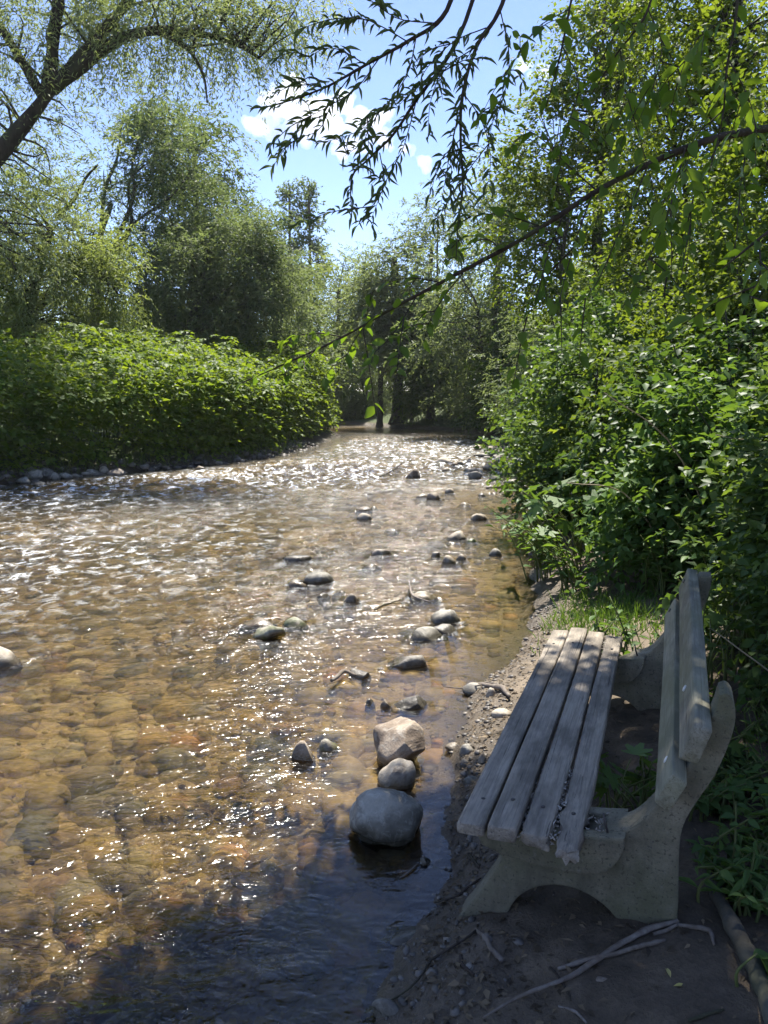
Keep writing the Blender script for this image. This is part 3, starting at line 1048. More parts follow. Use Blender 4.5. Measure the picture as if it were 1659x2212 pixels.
def prism(name, poly, y0, y1, mat, parent, bev=0.008, rough=0.0):
    b = bmesh.new()
    a = [b.verts.new((p[0], y0, p[1])) for p in poly]
    c = [b.verts.new((p[0], y1, p[1])) for p in poly]
    n = len(poly)
    fa = b.faces.new(a)
    fb = b.faces.new(c[::-1])
    for i in range(n):
        b.faces.new((a[(i + 1) % n], a[i], c[i], c[(i + 1) % n]))
    bmesh.ops.recalc_face_normals(b, faces=b.faces[:])
    eds = [e for e in fa.edges] + [e for e in fb.edges]
    if bev:
        bmesh.ops.bevel(b, geom=eds, offset=bev, segments=2, affect='EDGES', profile=0.6)
    bmesh.ops.triangulate(b, faces=[f for f in b.faces if len(f.verts) > 4])
    me = bpy.data.meshes.new(name)
    b.to_mesh(me)
    b.free()
    me.materials.append(mat)
    o = link(name, me, parent)
    return o


def curve2(pts, n):
    p3 = np.array([[p[0], 0, p[1]] for p in pts])
    q = spline(p3, n)
    return [(a[0], a[2]) for a in q]


arch = [(0.315 + 0.185 * math.cos(t), -0.02 + 0.186 * math.sin(t)) for t in np.linspace(0, math.pi, 24)]
outline = ([(0.633, -0.12), (0.50, -0.12)] + arch + [(0.13, -0.12), (-0.04, -0.12), (-0.025, -0.03), (-0.005, 0.0), (0.055, 0.10)] +
           curve2([(0.107, 0.195), (0.113, 0.213), (0.10, 0.232), (0.052, 0.272), (0.02, 0.30)], 9) +
           [(0.012, 0.326), (0.36, 0.336), (0.40, 0.355)] +
           curve2([(0.422, 0.376), (0.474, 0.392), (0.513, 0.426), (0.548, 0.476), (0.585, 0.535), (0.632, 0.625), (0.660, 0.70), (0.690, 0.80)], 22) +
           curve2([(0.697, 0.838), (0.715, 0.846), (0.733, 0.825), (0.741, 0.770), (0.730, 0.70), (0.700, 0.60), (0.660, 0.515), (0.630, 0.44), (0.622, 0.36), (0.628, 0.20)], 26))
ledge = [(0.40, 0.372), (0.03, 0.329)] + curve2([(0.058, 0.270), (0.14, 0.247), (0.262, 0.238), (0.39, 0.246), (0.445, 0.285), (0.472, 0.345), (0.474, 0.384)], 16)
ledge = ledge[::-1]
for k, y0 in enumerate((0.0, 1.52)):
    es = prism('end_support', outline if k == 0 else [(a_, min(b_, 0.755 + 0.05 * a_)) for a_, b_ in outline if b_ < 0.80], y0, y0 + 0.10, MAT['concrete'], bench, 0.009)
    if k == 0:
        prism('seat_ledge', ledge, y0 - 0.035, y0 + 0.005, MAT['concrete'], es, 0.007)
        prism('seat_ledge', ledge, y0 + 0.095, y0 + 0.135, MAT['concrete'], es, 0.007)
    else:
        prism('seat_ledge', ledge, y0 - 0.035, y0 + 0.005, MAT['concrete'], es, 0.007)


def slat(name, corners, y0, y1, mat, seed, rot_end=0.0, label=None):
    """corners: four (w,h) points of the end face in order"""
    c = np.array(corners, float)
    pts = []
    rr = 0.008
    for i in range(4):
        p, a, b = c[i], c[i - 1], c[(i + 1) % 4]
        da, db = unit(a - p), unit(b - p)
        pts += [p + da * rr, p + (da + db) * rr * 0.3, p + db * rr]
        d = b - p
        for t in (0.3, 0.5, 0.7):
            pts.append(p + d * t)
    pts = np.array(pts)
    n = 60
    ys = np.concatenate([[y0, y0 + 0.004, y0 + 0.01], np.linspace(y0 + 0.03, y1 - 0.03, n), [y1 - 0.01, y1 - 0.004, y1]])
    cen = pts.mean(0)
    sc = np.ones(len(ys))
    sc[[0, -1]] = 0.86
    sc[[1, -2]] = 0.96
    V = []
    m = len(pts)
    for y, s in zip(ys, sc):
        q = cen + (pts - cen) * s
        V.append(np.stack([q[:, 0], np.full(m, y), q[:, 1]], 1))
    V = np.array(V).reshape(-1, 3)
    nn = fbm(V * np.array([45, 3.0, 45]) + seed, seed, 3)
    out = V - np.stack([np.full(len(V), cen[0]), V[:, 1], np.full(len(V), cen[1])], 1)
    out = unit(out)
    amp = np.full(len(V), 0.0016)
    if rot_end:
        amp = amp + 0.016 * rot_end * smooth(0.42, 0.0, V[:, 1] - y0) + 0.007 * rot_end * smooth(0.35, 0.0, y1 - V[:, 1])
        n5 = fbm(V * 38 + seed, seed + 3, 3)
        V = V + out * (amp * (n5 - 0.55 * smooth(0.35, 0, V[:, 1] - y0)))[:, None]
        V[:, 1] += 0.05 * rot_end * smooth(0.15, 0, V[:, 1] - y0) * noise(V * 25, seed)
    V = V + out * (0.0018 * nn)[:, None]
    warp = 0.004 * np.sin((V[:, 1] - y0) * 1.7 + seed)
    V[:, 0] += warp
    k = len(ys)
    i = np.arange(k - 1)[:, None] * m
    j = np.arange(m)[None, :]
    f = np.stack([i + j, i + m + j, i + m + (j + 1) % m, i + (j + 1) % m], -1).reshape(-1, 4)
    V = np.concatenate([V, [[cen[0], y0 - 0.001, cen[1]], [cen[0], y1 + 0.001, cen[1]]]])
    e0, e1 = k * m, k * m + 1
    t = np.array([[e0, q, (q + 1) % m] for q in range(m)] + [[e1, (k - 1) * m + (q + 1) % m, (k - 1) * m + q] for q in range(m)])
    me = make_mesh(name, V, [f, t], None, True, mat)
    try:
        me.set_sharp_from_angle(angle=math.radians(50))
    except Exception:
        pass
    o = link(name, me, bench)
    if label:
        o['label'] = label
    return o


seat = [((-0.002, 0.336), (0.083, 0.336), (0.083, 0.378), (-0.002, 0.372)),
        ((0.091, 0.341), (0.178, 0.345), (0.178, 0.392), (0.091, 0.390)),
        ((0.186, 0.340), (0.270, 0.342), (0.270, 0.386), (0.186, 0.386)),
        ((0.280, 0.338), (0.360, 0.342), (0.360, 0.384), (0.280, 0.380))]
ofs = [(-0.10, 1.80), (-0.11, 1.82), (-0.11, 1.80), (-0.13, 1.78)]
for i, (c, (a, b)) in enumerate(zip(seat, ofs)):
    slat('seat_slat', c, a, b, MAT['wood'], 11 + i, 1.0 if i == 3 else (0.25 if i == 2 else 0), 'crumbling rotten rear seat slat' if i == 3 else None)
bs1 = slat('back_slat', ((0.586, 0.520), (0.631, 0.615), (0.589, 0.642), (0.546, 0.547)), -0.10, 1.66, MAT['wood_back'], 31)
bs2 = slat('back_slat', ((0.652, 0.675), (0.684, 0.778), (0.638, 0.789), (0.602, 0.680)), -0.10, 1.68, MAT['wood_back'], 37)


def bolt(parent, w, l, h, rad, mat, nrm=(0, 0, 1)):
    q = Vector(nrm).to_track_quat('Z', 'Y').to_matrix()
    b = Buf()
    tube(b, [np.array((w, l, h)) + np.array(q @ Vector((0, 0, t))) for t in (-0.004, 0.0015, 0.003)], [rad, rad, rad * 0.6], 10)
    return link('bolt', b.mesh('bolt', mat), parent)


nb = (-0.91, 0, 0.40)
bolt(bs1, 0.572, 0.045, 0.606, 0.011, MAT['bolt'], nb)
bolt(bs1, 0.570, 1.57, 0.602, 0.010, MAT['iron'], nb)
bolt(bs2, 0.617, 0.30, 0.727, 0.011, MAT['bolt'], nb)
bolt(bs2, 0.625, 1.57, 0.748, 0.010, MAT['iron'], nb)
for i, c4 in enumerate(seat):
    sl = [o for o in bench.children if o.name.startswith('seat_slat')][i]
    for l_ in (0.05, 1.57):
        bolt(sl, (c4[0][0] + c4[1][0]) / 2, l_, (c4[2][1] + c4[3][1]) / 2 + 0.0005, 0.0065, MAT['iron'])
# nails that stand out of the ledges
for (w_, l_, h_) in ((0.425, -0.01, 0.378), (0.44, 1.50, 0.385)):
    b = Buf()
    tube(b, [(w_, l_, h_), (w_ - 0.01, l_ + 0.004, h_ + 0.03), (w_ - 0.014, l_ + 0.006, h_ + 0.055)], [0.004, 0.0035, 0.003], 6)
    link('nail', b.mesh('nail', MAT['iron']), bench)
# crumbs of rotten wood lodged between the slats
r = np.random.default_rng(8)
b = Buf()
for k in range(340):
    reg = r.random()
    if reg < 0.55:
        w_, l_, h_ = r.normal(0.274, 0.008), r.uniform(-0.1, 0.34), r.uniform(0.352, 0.384)
    elif reg < 0.75:
        w_, l_, h_ = r.normal(0.182, 0.005), r.uniform(-0.1, 0.3), r.uniform(0.345, 0.372)
    elif reg < 0.9:
        w_, l_, h_ = r.uniform(0.36, 0.42), r.uniform(-0.03, 0.10), r.uniform(0.35, 0.385)
    else:
        w_, l_, h_ = r.normal(0.275, 0.008), r.uniform(1.3, 1.75), r.uniform(0.355, 0.385)
    sv, sf = ICO[1]
    sv = (sv * np.array([0.5, 1.6, 0.35]) * r.uniform(0.5, 1.3, 3) * r.uniform(0.0025, 0.006) * (1 + 0.7 * r.random((len(sv), 1)))) @ np.array(Matrix.Rotation(r.uniform(-0.9, 0.9), 3, 'Z') @ Matrix.Rotation(r.uniform(-0.5, 0.5), 3, 'X'))
    b.add(sv + np.array([w_, l_, h_]), sf)
tag(link('rotten_wood_crumbs', b.mesh('rotten_wood_crumbs', MAT['rot'], False), bench), kind='stuff')


# ---------------------------------------------------------------- sticks and driftwood
def surf(u, v, lift=0.0):
    z = 0.0
    for _ in range(5):
        p = on(u, v, z + lift)
        z = max(0.0, gz(p[0], p[1]))
    return on(u, v, z + lift)


def stick(name, px_pts, rads, label, cat, mat='drift', n=24, lift=0.006, sides=8, group=None, branches=()):
    P = np.array([surf(u, v, lift) for u, v in px_pts])
    c = P[0].copy()
    b = Buf()
    Q = spline(P - c, n)
    rr = np.interp(np.linspace(0, 1, n), np.linspace(0, 1, len(rads)), rads)
    tube(b, Q + 0.004 * np.stack([noise(Q * 9 + 1, 1), noise(Q * 9 + 5, 2), noise(Q * 9 + 9, 3)], 1), rr, sides, 0.22, 3)
    o = link(name, b.mesh(name, MAT[mat]), None, c)
    tag(o, label, cat, group)
    for br in branches:
        B = np.array([surf(u, v, lift) for u, v in br]) - c
        bb = Buf()
        tube(bb, spline(B, 10), np.linspace(rads[0] * 0.6, 0.003, 10), 6, 0.2, 4)
        link('side_twig', bb.mesh('side_twig', MAT[mat]), o)
    return o


def cC(x, y):
    return 777.7 + x * 0.5312, 1728 + y * 0.5312


def cc(pts):
    return [cC(*p) for p in pts]


stick('fallen_branch', cc([(1290, 485), (1180, 520), (1080, 575), (960, 655), (840, 725), (650, 805), (500, 890)]), [0.006, 0.0085, 0.008, 0.007, 0.005, 0.0025], 'long pale fallen branch lying across the mud in front of the bench', 'branch', lift=0.012)
stick('fallen_twig', cc([(1238, 562), (1190, 575), (1110, 600), (1020, 630), (900, 660), (805, 685)]), [0.004, 0.0065, 0.006, 0.006, 0.0065, 0.005], 'thick short pale stick crossing under the long fallen branch', 'stick', lift=0.008)
stick('fallen_twig', cc([(1285, 500), (1370, 515), (1420, 530), (1440, 585)]), [0.006, 0.007, 0.007, 0.004], 'bent twig from the end of the long branch towards the log', 'stick')
stick('fallen_twig', cc([(1190, 540), (1240, 525), (1285, 505)]), [0.006, 0.006, 0.004], 'short stub of wood beside the long branch end', 'stick')
stick('fallen_twig', cc([(470, 520), (510, 560), (535, 610), (580, 655)]), [0.006, 0.008, 0.008, 0.010], 'curved stick on the mud left of the bench foot', 'stick')
stick('fallen_twig', cc([(470, 525), (400, 580), (290, 650), (250, 715), (190, 775), (80, 840)]), [0.004, 0.0035, 0.004, 0.0035, 0.003, 0.002], 'long thin dark twig reaching from the mud into the water', 'stick', 'twig', lift=0.01)
stick('fallen_twig', cc([(490, 310), (440, 350), (390, 390), (300, 415)]), [0.003, 0.004, 0.004, 0.003], 'thin curved dark twig beside the front foot of the bench', 'stick', 'twig', lift=0.01)
stick('fallen_twig', cc([(410, 630), (415, 670), (460, 710)]), [0.007, 0.006, 0.004], 'short dark twig below the curved stick', 'stick', 'twig')
stick('fallen_twig', cc([(770, 670), (815, 730), (855, 815)]), [0.003, 0.004, 0.003], 'thin twig crossing below the long fallen branch', 'stick', 'twig')
stick('fallen_twig', cc([(805, 830), (870, 855), (920, 905)]), [0.003, 0.004, 0.003], 'thin twig at the bottom edge below the fallen branch', 'stick')
stick('fallen_twig', cc([(440, 210), (465, 250), (485, 275)]), [0.004, 0.006, 0.004], 'dark twig on the mud below the front seat slat', 'stick', 'twig')
stick('fallen_twig', cc([(162, 312), (200, 288), (232, 264)]), [0.004, 0.005, 0.003], 'short brown twig floating beside the small dark square stone', 'stick')
stick('fallen_twig', cc([(1330, 890), (1400, 868), (1475, 850)]), [0.004, 0.005, 0.003], 'thin twig at the bottom right beside the log', 'stick', 'twig')
stick('fallen_log', [(1505, 1830), (1545, 1925), (1600, 2035), (1640, 2110), (1690, 2260)], [0.016, 0.022, 0.024, 0.026, 0.028], 'half buried grey log at the right edge of the mud', 'log', 'bark_far', n=30, lift=0.02, sides=12)
stick('driftwood', [cB(1250, 30), cB(1400, 60), cB(1500, 75), cB(1530, 110), cB(1570, 155)], [0.008, 0.016, 0.018, 0.014, 0.008], 'forked driftwood beside the smooth grey shore stone', 'driftwood', lift=0.02,
      branches=([cB(1500, 75), cB(1440, 35), cB(1290, 20)], [cB(1300, 45), cB(1120, 75), cB(950, 60)]))
stick('driftwood', [cA(605, 1290), cA(640, 1270), cA(670, 1250), cA(720, 1270)], [0.010, 0.014, 0.012, 0.006], 'driftwood stub caught on the small dark rock', 'driftwood', lift=0.03)
stick('floating_twig', [cA(805, 965), cA(860, 942), cA(928, 918)], [0.006, 0.008, 0.004], 'straight reddish twig floating in mid stream', 'stick', 'twig', lift=0.012)
stick('floating_twig', [cA(965, 835), cA(968, 870), cA(985, 905), cA(1060, 930)], [0.004, 0.008, 0.010, 0.004], 'pale curved twig lying across the flat mottled stone', 'stick', lift=0.06)
stick('driftwood', [cA(1320, 405), cA(1400, 400), cA(1450, 405), cA(1520, 425)], [0.02, 0.035, 0.03, 0.015], 'driftwood branch caught against the mossy boulder', 'driftwood', lift=0.06, branches=([cA(1450, 405), cA(1480, 385), cA(1500, 375)],))
stick('driftwood', [(820, 1030), (845, 1018), (870, 1000)], [0.01, 0.015, 0.01], 'dark twig sticking out of the far rapids', 'driftwood', 'twig', lift=0.03)
# pale flat piece of bark on the mud
stone(*cC(995, 805), 66, 26, 'stone_brown', 'beige flat fragment lying on the dark mud by the fallen branch', 777, 0.5, z=surf(*cC(995, 815))[2] - 0.005, group=None, name='flat_fragment', depth=0.8)


# ---------------------------------------------------------------- leaves
LEAF = {
    # (along, across, up) vertices and faces
    'quad': (np.array([[0, 0, 0], [0.45, 0.5, 0.05], [1, 0, -0.08], [0.45, -0.5, 0.05]]), np.array([[0, 1, 2, 3]])),
    'fold': (np.array([[0, 0, 0], [0.4, 0.5, 0.10], [1, 0, -0.12], [0.4, -0.5, 0.10], [0.45, 0, 0.0]]), np.array([[0, 4, 1], [1, 4, 2], [0, 3, 4], [3, 2, 4]])),
}


def leaf_template(prof, segs=6, fold=0.12, bend=0.18):
    """a leaf from a width profile: midrib plus two edges"""
    t = np.linspace(0, 1, segs + 1)
    wd = np.interp(t, [p[0] for p in prof], [p[1] for p in prof])
    v, f = [], []
    for a, ww in zip(t, wd):
        z = -bend * a * a
        v += [[a, 0.5 * ww, z + fold * ww], [a, 0, z], [a, -0.5 * ww, z + fold * ww]]
    for i in range(segs):
        p = i * 3
        f += [[p, p + 1, p + 4, p + 3], [p + 1, p + 2, p + 5, p + 4]]
    return np.array(v), np.array(f)


LEAF['ovate'] = leaf_template([(0, 0.03), (0.12, 0.55), (0.35, 1.0), (0.6, 0.85), (0.85, 0.35), (1, 0.0)], 6)
LEAF['lance'] = leaf_template([(0, 0.05), (0.15, 0.6), (0.4, 1.0), (0.7, 0.7), (1, 0.0)], 5, 0.15, 0.2)


def lobed_template(lobes=5):
    """palmate leaf with toothed lobes, triangle fan"""
    pts = []
    n = lobes * 8
    for k in range(n + 1):
        th = -2.25 + 4.5 * k / n
        ph = (k / n) * lobes
        lob = 0.5 - 0.5 * math.cos(2 * math.pi * ph)
        rr = 0.30 + 0.28 * lob + 0.05 * (k % 2)
        rr *= 1.0 + 0.35 * math.cos(th)
        pts.append((0.34 + rr * math.cos(th) * 0.72, rr * math.sin(th) * 1.05, 0.05 * lob - 0.10 * rr * rr + 0.02 * (k % 2)))
    v = [[0.22, 0, 0.0], [0, 0, 0]] + [list(p) for p in pts]
    f = [[0, 2 + k, 3 + k] for k in range(n)]
    return np.array(v), np.array(f)


LEAF['lobed'] = lobed_template(5)
LEAF['pinnate'] = lobed_template(3)


def leaf_verts(kind, P, D, N, L, Wd):
    tv, tf = LEAF[kind]
    B = unit(np.cross(N, D))
    N2 = np.cross(D, B)
    v = (P[:, None, :] + D[:, None, :] * (tv[None, :, 0:1] * L[:, None, None]) + B[:, None, :] * (tv[None, :, 1:2] * Wd[:, None, None])
         + N2[:, None, :] * (tv[None, :, 2:3] * L[:, None, None]))
    nv = len(tv)
    f = (tf[None] + (np.arange(len(P)) * nv)[:, None, None]).reshape(-1, tf.shape[1])
    return v.reshape(-1, 3), f, nv


_tmpl = {}


def leaf_objects(parent, kind, mat, P, D, N, L, Wd, name='leaf', origin=np.zeros(3)):
    """each leaf an object of its own, sharing one mesh"""
    key = (kind, mat.name)
    if key not in _tmpl:
        tv, tf = LEAF[kind]
        _tmpl[key] = make_mesh(name, tv, [tf], {'rnd': np.full(len(tv), 0.5)}, True, mat)
    me = _tmpl[key]
    B = unit(np.cross(N, D))
    N2 = np.cross(D, B)
    for i in range(len(P)):
        o = bpy.data.objects.new(name, me)
        COL.objects.link(o)
        o.parent = parent
        l, ww = L[i], Wd[i]
        p = P[i] - origin
        o.matrix_local = Matrix(((D[i, 0] * l, B[i, 0] * ww, N2[i, 0] * l, p[0]), (D[i, 1] * l, B[i, 1] * ww, N2[i, 1] * l, p[1]),
                                 (D[i, 2] * l, B[i, 2] * ww, N2[i, 2] * l, p[2]), (0, 0, 0, 1)))


def leaf_mesh(name, kind, mat, P, D, N, L, Wd, seed=0, rnd=None):
    r = np.random.default_rng(seed)
    v, f, nv = leaf_verts(kind, P, D, N, L, Wd)
    a = r.random(len(P)) if rnd is None else rnd
    return make_mesh(name, v, [f], {'rnd': np.repeat(a, nv)}, kind not in ('quad',), mat)


def twig_leaves(T, Dv, TL, k, leaf_len, asp, r, spread=0.9, droop=0.25, ldroop=0.25, up=1.0, jit=0.35):
    """k leaves set alternately along each twig"""
    n = len(T)
    t = (np.arange(k)[None, :] + r.random((n, k))) / k
    Dn = unit(Dv)
    side = unit(np.cross(Dn, np.array([0.0, 0, 1.0]) + r.normal(0, 0.25, (n, 3))))
    sgn = np.where(np.arange(k) % 2 == 0, 1.0, -1.0)[None, :] * np.ones((n, 1))
    pos = T[:, None, :] + Dn[:, None, :] * (t * TL[:, None])[:, :, None]
    pos[:, :, 2] -= droop * TL[:, None] * t * t
    d = Dn[:, None, :] * (1 - 0.3 * spread) + side[:, None, :] * (sgn * spread)[:, :, None] + r.normal(0, jit, (n, k, 3))
    d[:, :, 2] -= ldroop
    d = unit(d)
    nn = np.array([0, 0, up]) + r.normal(0, 0.55, (n, k, 3))
    nn = unit(nn - d * (nn * d).sum(-1, keepdims=True))
    L = leaf_len * r.uniform(0.65, 1.2, (n, k))
    return pos.reshape(-1, 3), d.reshape(-1, 3), nn.reshape(-1, 3), L.ravel(), L.ravel() * asp * r.uniform(0.8, 1.2, n * k)


def in_ball(r, n, shell=0.6):
    d = unit(r.normal(size=(n, 3)))
    return d * ((shell + (1 - shell) * r.random(n)) if shell > 0 else r.random(n) ** (1 / 3))[:, None]


def build_tree(name, base, trunk, blobs, species, nclump, ntwig, label, cat='tree', group=None, seed=0, trunk_r=0.2, leaf_len=0.14, asp=0.26, k=12, twig_len=0.7,
               droop=0.5, mat='willow', bark='bark_far', kind='quad', clump_r=0.9, limbs=(), shell=0.55, bare=0, ldroop=0.3, near_k=0, br_r=0.03, sides=7):
    """trunk: list of world points; blobs: (centre, radii, weight); limbs: extra (points, r0, r1)"""
    r = np.random.default_rng(seed)
    base = np.asarray(base, float)
    root = empty(name, base)
    tag(root, label, cat, group)
    tb = Buf()
    segs = []
    tr = spline(np.array(trunk, float), 16)
    rad = np.linspace(trunk_r, trunk_r * 0.45, 16)
    rad[0] *= 1.35
    tube(tb, tr - base, rad, 9 if sides > 6 else 6, 0.18, seed)
    segs.append((tr[5:], rad[5:]))
    for pts, r0, r1 in limbs:
        q = spline(np.array(pts, float), 18)
        rr = np.linspace(r0, r1, 18)
        tube(tb, q - base, rr, 8, 0.15, seed + 1)
        segs.append((q[4:], rr[4:]))
    allp = np.concatenate([s[0] for s in segs])
    allr = np.concatenate([s[1] for s in segs])
    # clumps in the blobs
    wts = np.array([b[2] for b in blobs], float)
    which = r.choice(len(blobs), nclump, p=wts / wts.sum())
    cen = np.array([b[0] for b in blobs], float)[which]
    rads = np.array([b[1] if hasattr(b[1], '__len__') else (b[1],) * 3 for b in blobs], float)[which]
    off = in_ball(r, nclump, shell)
    C = cen + off * rads
    C[:, 2] = np.maximum(C[:, 2], 0.5)
    mains = Buf()
    for i in range(nclump):
        d = np.linalg.norm(allp - C[i], axis=1) + 0.6 * np.maximum(0, allp[:, 2] - C[i, 2])
        j = int(np.argmin(d + r.random(len(d)) * 1.0))
        p0 = allp[j]
        m = (p0 + C[i]) / 2 + r.normal(0, 0.12, 3) * np.linalg.norm(C[i] - p0) + np.array([0, 0, 0.10 * np.linalg.norm(C[i] - p0)])
        q = spline(np.array([p0, m, C[i]]), 7)
        rr = np.linspace(min(allr[j] * 0.7, br_r * (1 + 0.15 * np.linalg.norm(C[i] - p0))), br_r * 0.2, 7)
        tube(tb, q - base, rr, 5)
    link('trunk', tb.mesh('trunk', MAT[bark]), root)
    # twigs in clumps
    csz = clump_r * r.uniform(0.6, 1.3, nclump)
    T = np.repeat(C, ntwig, 0) + in_ball(r, nclump * ntwig, 0.0) * np.repeat(csz, ntwig)[:, None] * np.array([1, 1, 0.7])
    outd = unit(T - np.repeat(cen, ntwig, 0))
    Dv = outd * 0.7 + r.normal(0, 0.5, T.shape)
    Dv[:, 2] += 0.15 - droop * 0.5
    TL = twig_len * r.uniform(0.5, 1.2, len(T))
    T[:, 2] = np.maximum(T[:, 2], 0.3)
    P, D, N, L, Wd = twig_leaves(T, Dv, TL, k, leaf_len, asp, r, 0.8, droop, ldroop)
    tint = np.repeat(np.repeat(r.random(nclump), ntwig), k) * 0.5 + r.random(len(P)) * 0.5
    if near_k:
        u, v, f = project(P)
        vis = (u > -20) & (u < 1680) & (v > -20) & (v < 2230) & (f > 0.3)
        o = np.argsort(np.where(vis, f - 0.3 * r.random(len(f)), 1e9))[:near_k]
        o = o[vis[o]]
        keep = np.ones(len(P), bool)
        keep[o] = False
        leaf_objects(root, 'ovate' if kind != 'lance' else 'lance', MAT[mat], P[o], D[o], N[o], L[o], Wd[o], origin=base)
        P, D, N, L, Wd, tint = P[keep], D[keep], N[keep], L[keep], Wd[keep], tint[keep]
    cr = link('crown', leaf_mesh('crown', kind, MAT[mat], P - base, D, N, L, Wd, seed, tint), root)
    cr['kind'] = 'stuff'
    return root


def copy_tree(o, loc, rz, sc, label, group=None):
    c = o.copy()
    COL.objects.link(c)
    c.location = loc
    c.rotation_euler = (0, 0, rz)
    c.scale = (sc, sc, sc)
    c['label'] = label
    if group:
        c['group'] = group
    for ch in o.children:
        if ch.name.startswith('leaf'):
            continue
        d = ch.copy()
        COL.objects.link(d)
        d.parent = c
    return c


def g3(x, y, dz=-0.05):
    return np.array([x, y, gz(x, y) + dz])


LB, RB, FARG = 'trees on the left bank', 'trees on the right bank', 'trees beyond the river bend'

# --- near willow leaning in from the left
DW = 20.0
wb = g3(-16.4, 20.6)
tp = [wb, at(-160, 560, 20.3), at(-30, 370, DW), at(55, 265, DW), at(112, 190, DW)]
l1 = [at(100, 205, DW), at(112, 130, DW), at(118, 60, DW), at(140, -60, DW), at(170, -200, 20.5)]
l2 = [at(112, 190, DW), at(170, 130, DW), at(230, 60, 19.7), at(300, -30, 19.4), at(380, -160, 19.2)]
l3 = [at(112, 192, DW), at(180, 140, 19.8), at(250, 88, 19.5), at(330, 66, 19.2), at(410, 70, 19.0), at(500, 90, 18.8), at(560, 125, 18.6)]
l4 = [at(330, 66, 19.2), at(400, 100, 19.0), at(438, 160, 18.8), at(448, 222, 18.8)]
l5 = [at(95, 215, DW), at(40, 120, 19.7), at(-30, 20, 19.4), at(-120, -60, 19.2)]
bl = [(at(110, -10, 20), (3.6, 2.2, 1.6), 2.4), (at(330, -10, 19.4), (3.0, 2.0, 1.2), 2.2), (at(500, 15, 19), (2.2, 1.6, 1.0), 1.9), (at(620, 30, 18.8), (0.9, 1.0, 0.9), 0.7),
      (at(60, 90, 20), (2.0, 1.8, 1.2), 1.6), (at(420, 80, 19), (2.2, 1.1, 0.6), 1.0), (at(-60, 330, 20.6), (2.4, 1.8, 3.4), 2.6), (at(130, 300, 20.8), (1.1, 1.2, 1.6), 0.9), (at(80, 520, 21), (1.4, 1.4, 2.0), 1.2)]
build_tree('willow_tree', wb, tp, bl, 'willow', 170, 20, 'dark leaning willow at the upper left with arching limbs over the stream', group=LB, seed=21, trunk_r=0.31, leaf_len=0.15, asp=0.22, k=13, twig_len=0.85,
           droop=0.7, mat='willow', bark='bark', clump_r=0.9, limbs=[(l1, 0.18, 0.10), (l2, 0.17, 0.08), (l3, 0.175, 0.035), (l4, 0.06, 0.018), (l5, 0.13, 0.06)], shell=0.2, br_r=0.032)


def stems(base, tops, r0, bend=0.25, seed=0):
    r = np.random.default_rng(seed)
    out = []
    for t in tops:
        m = np.array(base) * 0.55 + np.array(t) * 0.45 + r.normal(0, bend, 3) * np.array([1, 1, 0.3])
        m2 = np.array(base) * 0.25 + np.array(t) * 0.75 + r.normal(0, bend, 3) * np.array([1, 1, 0.3])
        out.append(([base, m, m2, t], r0 * r.uniform(0.6, 1.0), r0 * 0.2))
    return out


def grow(blobs, k):
    return [(c, tuple(q * k for q in rr), ww) for c, rr, ww in blobs]


# --- big willow on the left bank (peak of its crown against the sky)
y = 30
b0 = g3(at(200, 800, y)[0], y)
build_tree('willow_tree', b0, [b0, at(205, 640, y), at(215, 520, y), at(240, 440, y)],
           grow([(at(330, 330, y), (1.3, 1.6, 1.9), 2), (at(260, 450, y), (2.0, 2, 1.7), 2), (at(400, 430, y), (1.5, 1.6, 1.9), 2.2), (at(250, 600, y), (2.4, 2, 1.6), 2.2), (at(400, 600, y), (2.0, 2, 1.8), 2.2), (at(330, 235, y), (0.6, 0.8, 0.9), 0.5), (at(480, 560, y), (1.3, 1.5, 1.8), 1.4)], 1.2),
           'willow', 190, 24, 'tall grey green willow with many bare leaning stems on the left bank', group=LB, seed=31, trunk_r=0.2, leaf_len=0.17, asp=0.30, k=11, twig_len=0.75, droop=0.5,
           limbs=stems(at(212, 600, y), [at(330, 260, y), at(265, 250, y), at(420, 360, y), at(300, 350, y), at(470, 520, y), at(140, 420, y)], 0.11, 0.3, 3), clump_r=0.75, shell=0.45)
# --- dark tree behind it
y = 37
b0 = g3(at(430, 800, y)[0], y)
build_tree('broadleaf_tree', b0, [b0, at(430, 600, y), at(425, 450, y), at(420, 330, y)], grow([(at(420, 340, y), (1.9, 1.8, 2.2), 2), (at(440, 470, y), (2.2, 2, 2.2), 2), (at(400, 270, y), (1.0, 1, 0.9), 0.6)], 1.15),
           'alder', 90, 18, 'dark dense tree showing behind the grey green willow', group=LB, seed=33, leaf_len=0.17, asp=0.5, k=10, mat='willow_dark', clump_r=0.9, shell=0.5)
# --- arching willow right of it
y = 28
b0 = g3(at(408, 780, y)[0], y)
build_tree('willow_tree', b0, [b0, at(410, 720, y), at(418, 670, y), at(440, 620, y)],
           grow([(at(500, 570, y), (1.9, 1.6, 1.2), 2.2), (at(590, 600, y), (1.1, 1.4, 1.3), 1.4), (at(410, 590, y), (1.3, 1.4, 1.2), 1.2), (at(560, 680, y), (1.4, 1.4, 0.9), 1.2), (at(450, 700, y), (1.6, 1.4, 0.6), 0.9), (at(540, 500, y), (1.2, 1.2, 0.7), 1.0)], 1.2),
           'willow', 150, 24, 'rounded willow with crooked dark stems arching right on the left bank', group=LB, seed=41, trunk_r=0.17, leaf_len=0.16, asp=0.30, k=11, twig_len=0.7, droop=0.55, mat='willow',
           limbs=stems(at(410, 715, y), [at(560, 560, y), at(600, 640, y), at(480, 520, y), at(520, 680, y), at(330, 600, y)], 0.10, 0.25, 5), clump_r=0.65, shell=0.45)
